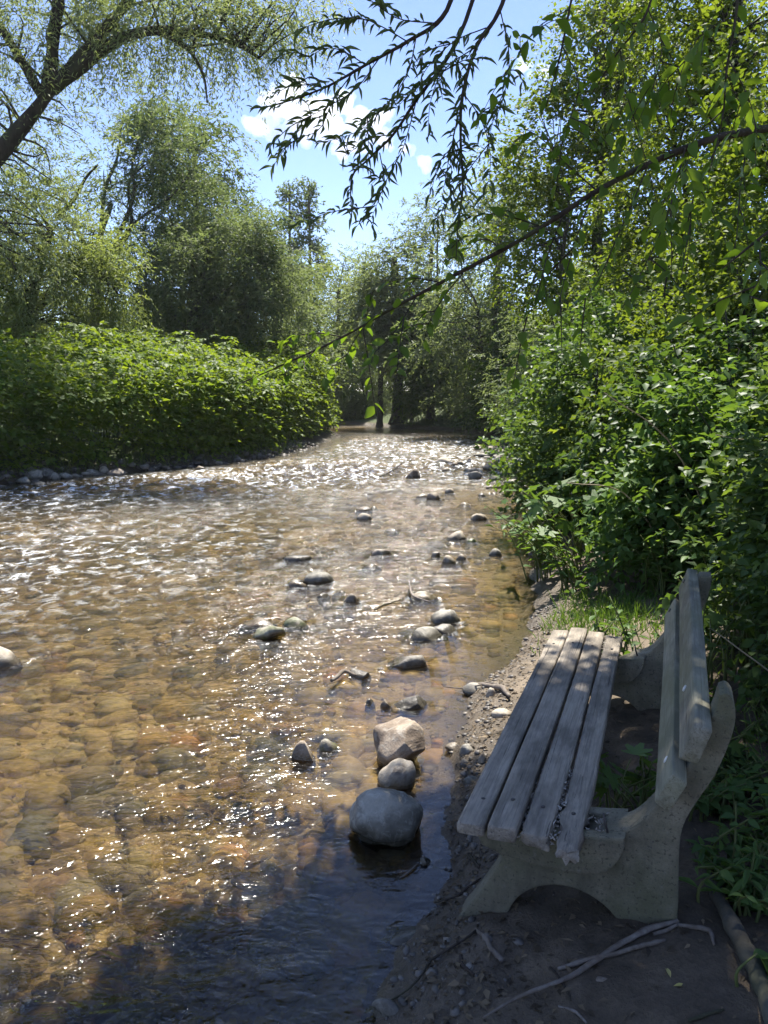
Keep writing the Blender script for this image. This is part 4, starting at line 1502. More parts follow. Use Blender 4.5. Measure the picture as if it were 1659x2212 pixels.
# --- yellowish willow at the left edge
y = 23
b0 = g3(at(60, 800, y)[0], y)
dead = [at(120, 470, y), at(160, 430, y), at(185, 385, y), at(212, 355, y)]
build_tree('willow_tree', b0, [b0, at(62, 700, y), at(80, 600, y), at(110, 500, y)],
           grow([(at(40, 640, y), (1.4, 1.5, 1.2), 2), (at(130, 560, y), (1.5, 1.3, 1.1), 1.6), (at(220, 600, y), (0.9, 1.2, 0.9), 1.1), (at(90, 700, y), (1.7, 1.4, 0.6), 1.3), (at(-60, 520, y), (1.5, 1.5, 2.0), 1.5), (at(240, 520, y), (0.7, 0.8, 0.6), 0.6), (at(60, 450, y), (0.8, 1, 0.8), 0.7)], 1.2),
           'willow', 150, 24, 'yellow green willow with broken dead limbs at the left edge', group=LB, seed=43, trunk_r=0.22, leaf_len=0.14, asp=0.28, k=11, twig_len=0.6, droop=0.6, mat='willow_yellow', bark='bark',
           limbs=[(dead, 0.07, 0.03), ([at(90, 660, y), at(120, 620, y), at(170, 595, y), at(225, 605, y), at(260, 640, y)], 0.09, 0.02)] + stems(at(70, 680, y), [at(30, 540, y), at(150, 500, y), at(-40, 560, y)], 0.1, 0.2, 7), clump_r=0.55, shell=0.4)
# --- middle distance willows
far_a = None
for i, (u, vtop, y, rw, lb, mt, sd) in enumerate([
        (600, 545, 34, 2.2, 'pale willow between the arching willow and the two poplars', 'willow', 51),
        (735, 520, 46, 3.0, 'rounded yellow green willow at the end of the stream', 'willow_yellow', 53),
        (930, 400, 38, 3.0, 'tall pale willow on the right bank at the bend', 'willow', 55),
        (1075, 330, 31, 2.9, 'tall silvery willow behind the overhanging willow sprays', 'willow', 57)]):
    b0 = g3(at(u, 800, y)[0], y)
    top = at(u, vtop, y)
    h = top[2]
    x = b0[0]
    z0 = 0.30 if y < 45 else 0.2
    blobs = [((x, y, h * 0.62), (rw, rw * 0.8, h * 0.30), 3), ((x - rw * 0.5, y, h * 0.38), (rw * 0.8, rw * 0.7, h * 0.18), 1.5), ((x + rw * 0.6, y, h * 0.42), (rw * 0.8, rw * 0.7, h * 0.2), 1.5), ((x + 0.2, y, h * 0.86), (rw * 0.5, rw * 0.5, h * 0.12), 0.9), ((x, y - 0.5, h * 0.2), (rw * 1.0, rw * 0.6, h * 0.1), 1.0)]
    t = build_tree('willow_tree', b0, [b0, (x + 0.1, y, h * 0.25), (x - 0.1, y, h * 0.5), (x, y, h * 0.75)], blobs, 'willow', 110, 19, lb, group=FARG, seed=sd, trunk_r=0.2, leaf_len=0.20, asp=0.34, k=11, twig_len=0.9, droop=0.5, mat=mt,
                   limbs=stems(np.array([x, y, h * 0.12]), [(x - rw * 0.6, y, h * 0.6), (x + rw * 0.6, y - 0.4, h * 0.65), (x + 0.3, y, h * 0.9)], 0.12, 0.3, sd), clump_r=1.0, shell=0.45)
    if i == 0:
        far_a = t
    if i == 1:
        far_b = t
    if i == 2:
        far_c = t
# --- two poplars
pop = None
for i, (u, vt, lb) in enumerate([(622, 392, 'left one of the two slender poplars against the sky'), (668, 388, 'right one of the two slender poplars against the sky')]):
    y = 60 + i
    top = at(u, vt, y)
    b0 = g3(top[0], y)
    h = top[2]
    if i == 0:
        blobs = [((top[0], y, h * f_), (rr, rr, h * 0.1), rr) for f_, rr in ((0.35, 1.3), (0.5, 1.5), (0.65, 1.4), (0.78, 1.1), (0.9, 0.6))]
        pop = build_tree('poplar_tree', b0, [b0, (top[0], y, h * 0.5), (top[0] + 0.1, y, h * 0.97)], blobs, 'poplar', 60, 13, lb, group='poplars beyond the bend', seed=61, trunk_r=0.18, leaf_len=0.22, asp=0.7, k=9, twig_len=0.7, droop=0.1, mat='willow', clump_r=0.6, shell=0.3)
    else:
        copy_tree(pop, b0, 2.2, 1.03, lb)
# --- wood closing the view beyond
r = np.random.default_rng(77)
spots = [(-30, 52), (-25, 46), (-20, 55), (-15, 50), (-11, 57), (-7, 52), (-3, 58), (1, 55), (5, 60), (9, 54), (13, 48), (-22, 38), (-17, 34), (-13, 40), (-9.5, 45), (8, 43), (11, 38), (6.5, 49), (3.5, 50), (16, 42), (-26, 30), (-20, 28), (-12.5, 46), (-9, 50), (-17, 45), (-5, 48), (-14, 55), (-22, 48), (-28, 40), (-2, 51)]
wordsA = ['pale', 'grey green', 'silvery', 'dull green']
for i, (x, y) in enumerate(spots):
    src = [far_a, far_b, far_c][i % 3]
    copy_tree(src, g3(x, y), r.uniform(0, 6), r.uniform(0.62, 0.85) if abs(x + 2) < 12 else r.uniform(0.8, 1.15), 'willow in the wood that closes the view behind the stream', 'willows closing the view')

for i, (x, y) in enumerate([(-19, 26), (-15.5, 29), (-13, 33), (-10, 36), (-7, 41), (-4, 44), (0, 47), (4, 45), (-22, 33), (-16, 40), (8, 36), (-12, 27), (-9, 31), (-1.0, 42.8), (-3.2, 44.5), (1.6, 40.8), (-5.5, 46), (-8.5, 48), (3.0, 42)]):
    copy_tree(far_a, g3(x, y, -0.5 - 0.8), r.uniform(0, 6), r.uniform(0.42, 0.55), 'low willow bush in the shade under the trees behind the stream', 'low bushes under the trees')

# --- right bank trees: alders and bird cherries
ald = None
y = 20
b0 = g3(5.6, 20)
build_tree('alder_tree', b0, [b0, (5.5, y, 3), (5.3, y, 6), (5.4, y, 9)],
           [(at(1190, 300, y), (1.5, 1.4, 1.3), 1.4), (at(1330, 170, y), (2.0, 1.6, 1.6), 2.2), (at(1150, 470, y), (1.2, 1.3, 1.2), 1.2), (at(1300, 420, y), (1.8, 1.6, 1.6), 2), (at(1240, 620, y), (1.9, 1.5, 1.2), 1.8), (at(1420, 40, y), (2.2, 1.6, 1.8), 2), (at(1280, 30, y), (1.3, 1.3, 1.0), 0.8), (at(1420, 560, y), (1.8, 1.5, 1.6), 1.6)],
           'alder', 190, 24, 'tall alder with small sunlit leaves behind the slanting branch', group=RB, seed=71, trunk_r=0.2, leaf_len=0.12, asp=0.62, k=9, twig_len=0.6, droop=0.25, mat='alder', clump_r=0.75, shell=0.4,
           limbs=stems(np.array([5.5, y, 2.0]), [at(1200, 330, y), at(1330, 200, y), at(1420, 450, y)], 0.1, 0.3, 8))
y = 13.5
b0 = g3(5.9, y)
build_tree('alder_tree', b0, [b0, (5.9, y, 2.5), (5.6, y, 5), (5.7, y, 8)],
           [(at(1440, 200, y), (1.3, 1.2, 1.1), 1.6), (at(1600, 60, y), (1.5, 1.3, 1.3), 2), (at(1580, 300, y), (1.4, 1.3, 1.1), 1.8), (at(1400, 420, y), (1.0, 1.2, 1.0), 1.2), (at(1530, 520, y), (1.3, 1.3, 1.0), 1.6), (at(1400, 620, y), (1.0, 1.1, 0.8), 1.1), (at(1620, 680, y), (1.2, 1.2, 0.8), 1.2), (at(1500, -80, y), (1.6, 1.4, 1.2), 1.4), (at(1720, 400, y), (1.2, 1.2, 2), 1)],
           'alder', 170, 24, 'leafy alder filling the upper right behind the branch', group=RB, seed=73, trunk_r=0.17, leaf_len=0.085, asp=0.66, k=9, twig_len=0.5, droop=0.25, mat='alder', clump_r=0.6, shell=0.35, kind='fold', bark='bark',
           limbs=stems(np.array([5.9, y, 2.0]), [at(1440, 250, y), at(1600, 300, y), at(1420, 480, y)], 0.08, 0.25, 9))
y = 9.0
b0 = g3(5.2, y)
build_tree('hazel_bush', b0, [b0, (5.0, y, 1.5), (4.7, y, 3), (4.5, y, 4.6)],
           [(at(1640, 420, y), (0.7, 0.8, 0.8), 1.5), (at(1560, 640, y), (0.8, 0.8, 0.7), 1.5), (at(1640, 180, y), (0.7, 0.8, 0.8), 1.2), (at(1640, 760, y), (0.7, 0.8, 0.6), 1.3), (at(1480, 740, y), (0.6, 0.7, 0.5), 1.0)],
           'hazel', 90, 16, 'tall hazel bush at the right edge behind the slanting branch', 'bush', group=RB, seed=75, trunk_r=0.08, leaf_len=0.085, asp=0.72, k=8, twig_len=0.4, droop=0.25, mat='alder', clump_r=0.42, shell=0.3, kind='fold', bark='bark', br_r=0.015,
           limbs=stems(np.array([5.15, y, 0.8]), [at(1640, 300, y), at(1520, 620, y), at(1640, 600, y)], 0.04, 0.2, 10), near_k=200)

# --- right bank shrubs
SH = 'shrubs along the right bank'
shrubs = [  # x, y, height, radius, material, leaf, kind, label, near leaves
    (3.2, 37.5, 5.5, 1.9, 'shrub', 0.16, 'quad', 'shrub by the far trunks where the stream bends', 0),
    (5.4, 33.5, 5.0, 1.7, 'willow', 0.16, 'quad', 'farthest willow shrub leaning over the stream on the right', 0),
    (5.7, 29.5, 4.4, 1.8, 'shrub', 0.14, 'quad', 'green shrub over the dark bank at the far right bend', 0),
    (5.8, 25.0, 4.2, 1.8, 'willow', 0.13, 'quad', 'silvery willow shrub above the mossy bank', 0),
    (5.6, 21.0, 3.8, 1.6, 'shrub', 0.11, 'quad', 'dark shrub behind the gravel bar', 0),
    (5.1, 17.3, 3.8, 1.6, 'willow', 0.11, 'quad', 'silvery willow shrub beside the gravel bar', 0),
    (4.4, 14.0, 3.4, 1.35, 'shrub', 0.10, 'quad', 'broad shrub overhanging the bank behind the mossy boulder', 0),
    (3.75, 11.5, 3.1, 1.25, 'herb', 0.085, 'fold', 'pale leaved shrub with dead canes on the right bank', 0),
    (5.6, 11.0, 3.9, 1.5, 'shrub', 0.09, 'quad', 'tall dark shrub behind the pale leaved shrub', 0),
    (2.9, 9.3, 2.3, 1.0, 'shrub', 0.085, 'fold', 'low spreading shrub behind the wilted leaves', 120),
    (3.9, 8.2, 3.0, 1.15, 'alder', 0.07, 'fold', 'sunlit bramble shrub right of centre', 160),
    (3.2, 6.9, 2.2, 0.95, 'shrub', 0.08, 'fold', 'dark green shrub behind the far end of the bench', 220),
    (2.75, 5.9, 1.5, 0.65, 'herb', 0.08, 'fold', 'leafy low shrub just above the bench seat end', 240),
    (3.3, 5.0, 1.9, 0.75, 'shrub', 0.075, 'fold', 'dense shrub right behind the bench back', 280),
    (2.6, 4.0, 1.15, 0.55, 'shrub', 0.065, 'fold', 'low dark shrub behind the middle of the bench back', 220),
    (2.25, 3.1, 0.85, 0.45, 'shrub', 0.045, 'fold', 'low dark shrub at the right edge behind the bench', 200),
]
for i, (x, y, h, rw, mt, ll, kd, lb, nk) in enumerate(shrubs):
    b0 = g3(x, y)
    z0 = b0[2]
    rr = np.random.default_rng(800 + i)
    lean = -0.25 * rw
    blobs = [((x + lean, y, z0 + h * 0.72), (rw * 0.8, rw * 0.8, h * 0.22), 2), ((x - rw * 0.45 + lean, y - 0.2 * rw, z0 + h * 0.45), (rw * 0.7, rw * 0.8, h * 0.24), 2), ((x + rw * 0.5, y + 0.1, z0 + h * 0.5), (rw * 0.7, rw * 0.8, h * 0.28), 2),
             ((x + lean, y - 0.3 * rw, z0 + h * 0.22), (rw * 0.95, rw * 0.7, h * 0.16), 1.6), ((x - 0.7 * rw + lean, y, z0 + h * 0.2), (rw * 0.5, rw * 0.6, h * 0.14), 0.9)]
    st = stems(b0, [(x + rr.normal(0, rw * 0.5) + lean, y + rr.normal(0, rw * 0.4), z0 + h * rr.uniform(0.6, 0.95)) for _ in range(6)], 0.012 + 0.008 * h, 0.12 * rw, i)
    big = y > 16
    asp = 0.27 if mt == 'willow' else (0.42 if mt == 'willow_yellow' else 0.6)
    build_tree('riverside_shrub', b0, [b0, (x - 0.1 * rw, y, z0 + h * 0.3), (x - 0.1, y, z0 + h * 0.65)], blobs, 'shrub', 80, 16 if not big else 20, lb, 'shrub', SH, 820 + i, 0.018 + 0.012 * h, ll * 1.1, asp, 9, ll * 4.5, 0.3, mt, 'bark',
               kd, rw * 0.38, st, 0.3, near_k=nk, br_r=0.006 + 0.003 * h, sides=5)

# dark trunks at the bend
for (u, w_, lb, vt) in [(858, 0.42, 'thick dark trunk at the far bend of the stream', 560), (820, 0.22, 'slim dark trunk left of the thick one at the bend', 600), (890, 0.12, 'thin brown trunk right of the thick one at the bend', 640)]:
    y = 38.6
    p = at(u, 915, y)
    b0 = g3(p[0], y)
    t = at(u - 6, vt, y)
    h = t[2]
    build_tree('riverside_tree', b0, [b0, b0 * 0.6 + t * 0.4 + np.array([0.1, 0, 0]), t], [((t[0], y, h * 0.85), (2.2, 1.5, h * 0.25), 2), ((t[0] + 0.8, y - 0.6, h * 0.5), (1.4, 1.2, h * 0.15), 1)], 'x', 45, 20, lb, group='trunks at the bend', seed=int(u), trunk_r=w_ * 0.75,
               leaf_len=0.19, asp=0.4, k=10, twig_len=0.8, droop=0.4, mat='willow', bark='bark_far', clump_r=0.9, shell=0.3)

# ---------------------------------------------------------------- knotweed thicket on the left bank
r = np.random.default_rng(91)
kb = g3(-6, 19)
thick = empty('knotweed_thicket', kb)
tag(thick, 'dense bright green knotweed thicket on the left bank', 'thicket')
n = 9500
yy = 12.0 + 19.0 * r.random(n) ** 0.9
ss = -0.15 + 5.0 * r.random(n) ** 1.5
ss = np.where(ss < 0.45, 0.45 + 0.35 * r.random(n), ss)
yl = yy
xx = xl(yl) - ss * 1.15
hh = (2.25 + 0.40 * smooth(18, 28, yy) + 0.55 * n2(xx, yy, 0.5, 81) + 0.45 * n2(xx, yy, 1.5, 83)) * np.sqrt(np.clip((ss + 0.1) / 1.0, 0.12, 1))
fr = 1 - 0.93 * r.random(n) ** 1.7
front = ss < 1.4
fr = np.where(front, r.random(n) ** 0.8, fr)
gzv = ground_z(xx, yy)
T = np.stack([xx, yy, gzv + 0.08 + hh * fr], 1)
keepm = (n2(xx * 1.0, yy, 1.1, 87) + 0.6 * n2(yy, T[:, 2], 1.3, 88) > -0.55) & (T[:, 2] > 0.22)
T = T[keepm]
s2 = ss[keepm]
n = len(T)
Dv = np.stack([0.75 + r.normal(0, 0.6, n), -0.65 + r.normal(0, 0.6, n), 0.15 + r.normal(0, 0.25, n)], 1)
TL = 0.55 * r.uniform(0.6, 1.3, n)
P, D, N, L, Wd = twig_leaves(T, Dv, TL, 8, 0.15, 0.72, r, 0.95, 0.35, 0.3, 1.6, 0.25)
tint = np.repeat(r.random(n), 8) * 0.5 + r.random(len(P)) * 0.5
kf = link('foliage', leaf_mesh('foliage', 'fold', MAT['knot'], P - kb, D, N, L, Wd, 1, tint), thick)
kf['kind'] = 'stuff'
b = Buf()
for i in range(420):
    j = r.integers(0, n)
    top = T[j]
    g = np.array([top[0] - r.uniform(0.1, 0.5), top[1] + r.uniform(-0.2, 0.4), 0])
    g[2] = gz(g[0], g[1]) - 0.05
    q = spline(np.array([g, g * 0.5 + top * 0.5 + np.array([-0.1, 0.05, 0.25]), top]), 6)
    tube(b, q - kb, np.linspace(0.013, 0.005, 6), 4)
ks = link('stems', b.mesh('stems', MAT['stem']), thick)
ks['kind'] = 'stuff'

# ---------------------------------------------------------------- bird cherry whose crown shades the bench (trunk out of frame)
b0 = g3(4.3, 3.2)
limb = lambda *p: [np.array(q, float) for q in p]
build_tree('bird_cherry_tree', b0, [b0, (4.2, 3.3, 1.6), (3.9, 3.6, 3.4), (3.4, 4.2, 5.2)],
           [((1.9, 5.7, 5.9), (1.0, 0.6, 0.45), 2.2), ((0.75, 5.55, 5.95), (0.7, 0.5, 0.4), 2.0), ((0.25, 5.0, 6.0), (0.7, 0.42, 0.4), 1.7), ((1.3, 4.8, 6.0), (1.2, 0.6, 0.45), 2.2), ((2.7, 5.2, 5.9), (0.8, 0.6, 0.5), 0.9), ((0.3, 4.2, 6.2), (1.4, 0.7, 0.45), 1.8), ((-0.6, 4.55, 6.1), (0.45, 0.3, 0.3), 0.6)],
           'cherry', 170, 20, 'bird cherry whose crown above the picture shades the bench', group=RB, seed=95, trunk_r=0.16, leaf_len=0.095, asp=0.55, k=8, twig_len=0.45, droop=0.3, mat='cherry', bark='bark', clump_r=0.42, shell=0.25, kind='fold', br_r=0.014,
           limbs=[(limb((3.5, 4.1, 5.0), (2.4, 5.0, 5.6), (1.6, 5.8, 5.9), (0.7, 6.0, 6.1)), 0.07, 0.02), (limb((3.7, 3.8, 4.4), (2.4, 4.2, 5.6), (1.2, 4.5, 6.1), (0.2, 4.8, 6.3)), 0.07, 0.02)])


# ---------------------------------------------------------------- overhanging branches with leaves one can pick apart
def bough(name, pts, r0, r1, sides_list, label, leafkind, mat, leaf_len, asp, per_m, seed, group, max_leaves=300, droop=0.3, spread=0.9, ldroop=0.35, main_leaves=0.4, cat='branch', tw_r=0.004, sub=3):
    """pts: world points of the main branch; sides_list: lists of world points of side twigs"""
    r = np.random.default_rng(seed)
    base = np.array(pts[0], float)
    root = empty(name, base)
    tag(root, label, cat, group)
    b = Buf()
    Q = spline(np.array(pts, float), 40)
    tube(b, Q - base, np.linspace(r0, r1, 40), 8, 0.2, seed)
    link('limb', b.mesh('limb', MAT['twig']), root)
    T, Dv, TL, cnt = [], [], [], []

    def run(q, dens, start):
        seg = np.diff(q, axis=0)
        ln = np.linalg.norm(seg, axis=1)
        cum = np.concatenate([[0], np.cumsum(ln)])
        tot = cum[-1]
        k = max(3, int(tot * dens))
        s = start * tot + (1 - start) * tot * (np.arange(k) + r.random(k) * 0.8) / k
        p = np.stack([np.interp(s, cum, q[:, i]) for i in range(3)], 1)
        d = unit(np.stack([np.interp(s, cum[:-1], seg[:, i] / ln) for i in range(3)], 1))
        T.append(p)
        Dv.append(d)
    if main_leaves:
        run(Q, per_m * main_leaves, 0.25)
    tb = Buf()
    subs = []
    for sl in sides_list:
        q = spline(np.array(sl, float), 12)
        for _ in range(sub):
            j = int(r.integers(3, 11))
            p0 = q[j]
            dd = unit(q[min(11, j + 1)] - q[j - 1]) * 0.5 + r.normal(0, 0.5, 3) + np.array([0, 0, -0.1])
            ln = r.uniform(0.12, 0.3)
            subs.append([p0, p0 + dd * ln * 0.5, p0 + dd * ln + np.array([0, 0, -0.04])])
    for sl in list(sides_list) + subs:
        q = spline(np.array(sl, float), 12)
        tb = Buf()
        tube(tb, q - base, np.linspace(tw_r, tw_r * 0.35, 12), 5)
        link('twig', tb.mesh('twig', MAT['twig']), root)
        run(q, per_m, 0.12)
    P = np.concatenate(T)
    d0 = np.concatenate(Dv)
    n = len(P)
    side = unit(np.cross(d0, np.array([0, 0, 1.0]) + r.normal(0, 0.35, (n, 3))))
    sg = np.where(np.arange(n) % 2 == 0, 1.0, -1.0)[:, None]
    D = unit(d0 * 0.7 + side * sg * spread + r.normal(0, 0.25, (n, 3)) + np.array([0, 0, -ldroop]))
    N = np.array([0, 0, 1.0]) + r.normal(0, 0.5, (n, 3))
    N = unit(N - D * (N * D).sum(1, keepdims=True))
    L = leaf_len * r.uniform(0.55, 1.2, n)
    Wd = L * asp * r.uniform(0.8, 1.15, n)
    if n > max_leaves:
        u, v, f = project(P)
        o = np.argsort(f + np.where((u < 0) | (u > 1659) | (v < 0), 100, 0))
    else:
        o = np.arange(n)
    a, c = o[:max_leaves], o[max_leaves:]
    leaf_objects(root, leafkind, MAT[mat], P[a], D[a], N[a], L[a], Wd[a], origin=base)
    if len(c):
        m = link('foliage', leaf_mesh('foliage', leafkind, MAT[mat], P[c] - base, D[c], N[c], L[c], Wd[c], seed), root)
        m['kind'] = 'stuff'
    return root


OB = 'branches hanging into the picture'


def pv(lst):
    return [at(*p) for p in lst]


# long slanting branch
main = [np.array([4.0, 3.5, 3.35]), at(1800, 245, 3.5)] + pv([(1659, 276, 3.5), (1540, 300, 3.5), (1410, 350, 3.55), (1290, 412, 3.6), (1150, 503, 3.7), (1000, 585, 3.85), (850, 665, 4.0), (740, 728, 4.1), (640, 775, 4.2), (520, 828, 4.3)])
sd_ = [pv(x) for x in [
    [(1290, 412, 3.6), (1230, 360, 3.6), (1170, 300, 3.65), (1120, 270, 3.7)],
    [(1170, 490, 3.7), (1110, 470, 3.7), (1060, 462, 3.75), (1000, 470, 3.8)],
    [(1280, 418, 3.6), (1250, 500, 3.5), (1220, 600, 3.5), (1200, 690, 3.45)],
    [(1220, 455, 3.65), (1180, 560, 3.6), (1160, 640, 3.55), (1130, 700, 3.55)],
    [(1000, 590, 3.85), (960, 640, 3.8), (930, 690, 3.8), (915, 740, 3.8)],
    [(950, 610, 3.9), (890, 600, 3.9), (840, 610, 3.95), (790, 640, 4.0)],
    [(850, 665, 4.0), (800, 690, 4.0), (760, 745, 4.0), (740, 790, 4.0)],
    [(900, 640, 3.95), (850, 720, 3.9), (800, 770, 3.9)],
    [(740, 728, 4.1), (690, 720, 4.1), (640, 725, 4.15), (580, 745, 4.2)],
    [(680, 757, 4.15), (640, 800, 4.1), (610, 815, 4.1)],
    [(1400, 355, 3.55), (1370, 430, 3.5), (1330, 520, 3.45), (1290, 610, 3.4), (1250, 660, 3.4)],
    [(1560, 296, 3.5), (1500, 420, 3.4), (1490, 520, 3.35), (1480, 600, 3.3)],
    [(1480, 320, 3.5), (1440, 470, 3.4), (1380, 600, 3.4), (1330, 690, 3.4)],
    [(1080, 545, 3.8), (1060, 520, 3.8), (1010, 510, 3.85), (950, 540, 3.9)],
    [(1620, 282, 3.5), (1600, 400, 3.4), (1590, 520, 3.3), (1570, 590, 3.2)]]]
bough('overhanging_branch', main, 0.020, 0.0035, sd_, 'long dark branch slanting down across the right half with oval leaves', 'ovate', 'cherry', 0.075, 0.55, 22, 201, OB, 300, main_leaves=0.7, sub=2, ldroop=0.2)

# willow sprays hanging in from the top centre
for i, (mn, sds, lb) in enumerate([
    ([(1010, -120, 3.6), (960, 30, 3.6), (880, 90, 3.65), (790, 140, 3.7), (700, 190, 3.75), (600, 225, 3.8), (540, 235, 3.8)],
     [[(880, 90, 3.65), (830, 60, 3.65), (780, 40, 3.7), (740, 50, 3.7)], [(790, 140, 3.7), (740, 110, 3.7), (700, 105, 3.7), (660, 130, 3.75)], [(820, 125, 3.7), (770, 190, 3.65), (700, 235, 3.65), (640, 265, 3.7)],
      [(700, 190, 3.75), (660, 180, 3.75), (620, 170, 3.8)], [(900, 75, 3.65), (880, 160, 3.6), (830, 230, 3.6), (780, 260, 3.6)], [(940, 50, 3.6), (860, 40, 3.6), (800, 0, 3.6), (760, -20, 3.6)], [(760, 160, 3.7), (720, 215, 3.7), (690, 280, 3.7), (640, 300, 3.7), (590, 340, 3.7)]],
     'upper willow spray reaching left in front of the cloud'),
    ([(1060, -120, 3.8), (1000, 60, 3.8), (950, 150, 3.8), (900, 215, 3.8), (850, 290, 3.85), (800, 340, 3.9), (760, 385, 3.9), (760, 470, 3.9)],
     [[(950, 150, 3.8), (880, 200, 3.8), (820, 240, 3.85), (760, 290, 3.9), (680, 310, 3.9)], [(900, 215, 3.8), (880, 290, 3.75), (860, 340, 3.75), (800, 400, 3.75)], [(850, 290, 3.85), (800, 300, 3.85), (740, 340, 3.9)], [(820, 330, 3.9), (830, 400, 3.85), (800, 450, 3.85), (770, 490, 3.85)],
      [(980, 100, 3.8), (1000, 200, 3.75), (980, 290, 3.7), (975, 380, 3.7)]],
     'lower willow spray ending in a tuft against the blue sky'),
    ([(1120, -120, 3.7), (1080, 20, 3.7), (1030, 100, 3.7), (1000, 200, 3.7), (995, 300, 3.7), (1000, 400, 3.7), (990, 480, 3.7), (985, 560, 3.7)],
     [[(1030, 100, 3.7), (960, 150, 3.7), (930, 220, 3.7), (925, 300, 3.7)], [(1000, 200, 3.7), (1040, 260, 3.65), (1060, 340, 3.6), (1050, 420, 3.6)], [(995, 300, 3.7), (950, 350, 3.7), (930, 420, 3.7)], [(1080, 20, 3.7), (1100, 120, 3.6), (1090, 200, 3.6), (1070, 260, 3.6)],
      [(1050, 60, 3.7), (980, 90, 3.7), (920, 150, 3.7), (900, 200, 3.7)]],
     'dense willow curtain hanging down at top centre')]):
    bough('willow_spray', pv(mn), 0.011, 0.002, [pv(x) for x in sds], lb, 'lance', 'willow_dark', 0.07, 0.2, 60, 211 + i, OB, 300, droop=0.3, spread=0.85, ldroop=0.08, main_leaves=0.8, tw_r=0.003, sub=2)

# leafy twigs hanging at the upper right
for i, (mn, sds, lb) in enumerate([
    ([(1260, -120, 3.3), (1230, 20, 3.3), (1210, 120, 3.3), (1180, 230, 3.3)], [[(1230, 20, 3.3), (1160, 60, 3.3), (1120, 120, 3.3), (1080, 170, 3.3)], [(1215, 100, 3.3), (1250, 180, 3.25), (1230, 260, 3.2), (1200, 330, 3.2)]], 'leafy twig hanging at the top right of centre'),
    ([(1420, -120, 3.1), (1400, 20, 3.1), (1330, 120, 3.15), (1280, 200, 3.2)], [[(1400, 20, 3.1), (1430, 100, 3.05), (1410, 190, 3.0), (1380, 260, 3.0)], [(1340, 110, 3.15), (1350, 200, 3.1), (1330, 280, 3.1)], [(1380, 50, 3.1), (1310, 60, 3.1), (1260, 100, 3.1)]], 'forked leafy twig hanging at the upper right'),
    ([(1600, -120, 2.9), (1590, 30, 2.9), (1570, 150, 2.9), (1560, 260, 2.9), (1530, 380, 2.9)], [[(1590, 30, 2.9), (1510, 80, 2.9), (1470, 160, 2.9), (1450, 230, 2.9)], [(1575, 130, 2.9), (1620, 220, 2.85), (1640, 320, 2.8)], [(1560, 240, 2.9), (1500, 300, 2.9), (1480, 380, 2.9)]], 'long leafy twig hanging near the right edge'),
    ([(1760, 380, 2.2), (1680, 480, 2.2), (1610, 540, 2.2), (1560, 580, 2.2)], [[(1640, 520, 2.2), (1640, 600, 2.15), (1600, 660, 2.15)]], 'close pale leaves entering at the right edge')]):
    bough('cherry_twig', pv(mn), 0.006, 0.002, [pv(x) for x in sds], lb, 'ovate', 'cherry', 0.075, 0.56, 22, 231 + i, OB, 300, main_leaves=0.9, tw_r=0.0025)


# ---------------------------------------------------------------- herbs near the bench
def herb(name, x, y, h, nst, leafkind, mat, ll, asp, per, label, seed, lean=(0, 0), spread=0.35, cat='plant', group='plants beside the bench', z=None, petiole=False):
    r = np.random.default_rng(seed)
    base = g3(x, y, -0.02) if z is None else np.array([x, y, z])
    root = empty(name, base)
    tag(root, label, cat, group)
    b = Buf()
    P, D, N, L = [], [], [], []
    for i in range(nst):
        a = r.uniform(0, 6.28)
        out = np.array([math.cos(a), math.sin(a), 0]) * spread * r.uniform(0.3, 1.0) + np.array([lean[0], lean[1], 0])
        top = out + np.array([0, 0, h * r.uniform(0.6, 1.05)])
        g = np.array([r.normal(0, 0.04), r.normal(0, 0.04), 0])
        q = spline(np.array([g, g + out * 0.3 + np.array([0, 0, top[2] * 0.55]), top]), 9)
        b = Buf()
        tube(b, q, np.linspace(0.005, 0.002, 9) * (1 + h), 5)
        link('stem', b.mesh('stem', MAT['stem']), root)
        if petiole:
            dd = unit(np.array([out[0], out[1], -0.12 - 0.25 * h]) + r.normal(0, 0.25, 3) * (0.5 + h))
            P.append(q[-1]); D.append(dd); N.append(unit(np.array([0, 0, 1]) + r.normal(0, 0.3, 3))); L.append(ll * r.uniform(0.7, 1.25))
        for j in range(per):
            t = 0.25 + 0.75 * (j + r.random()) / per
            p = q[min(8, int(t * 8))] * (1 - (t * 8 % 1)) + q[min(8, int(t * 8) + 1)] * (t * 8 % 1)
            aa = j * 2.4 + r.uniform(-0.4, 0.4)
            dd = unit(np.array([math.cos(aa), math.sin(aa), r.uniform(-0.35, 0.35)]))
            P.append(p); D.append(dd); N.append(unit(np.array([0, 0, 1]) + r.normal(0, 0.35, 3))); L.append(ll * r.uniform(0.6, 1.15) * (1.15 - 0.4 * t))
    P, D, N, L = map(np.array, (P, D, N, L))
    N = unit(N - D * (N * D).sum(1, keepdims=True))
    leaf_objects(root, leafkind, MAT[mat], P, D, N, L, L * asp)
    return root


def hp(u, v, h=0.0):
    p = surf(u, v)
    return p[0], p[1]


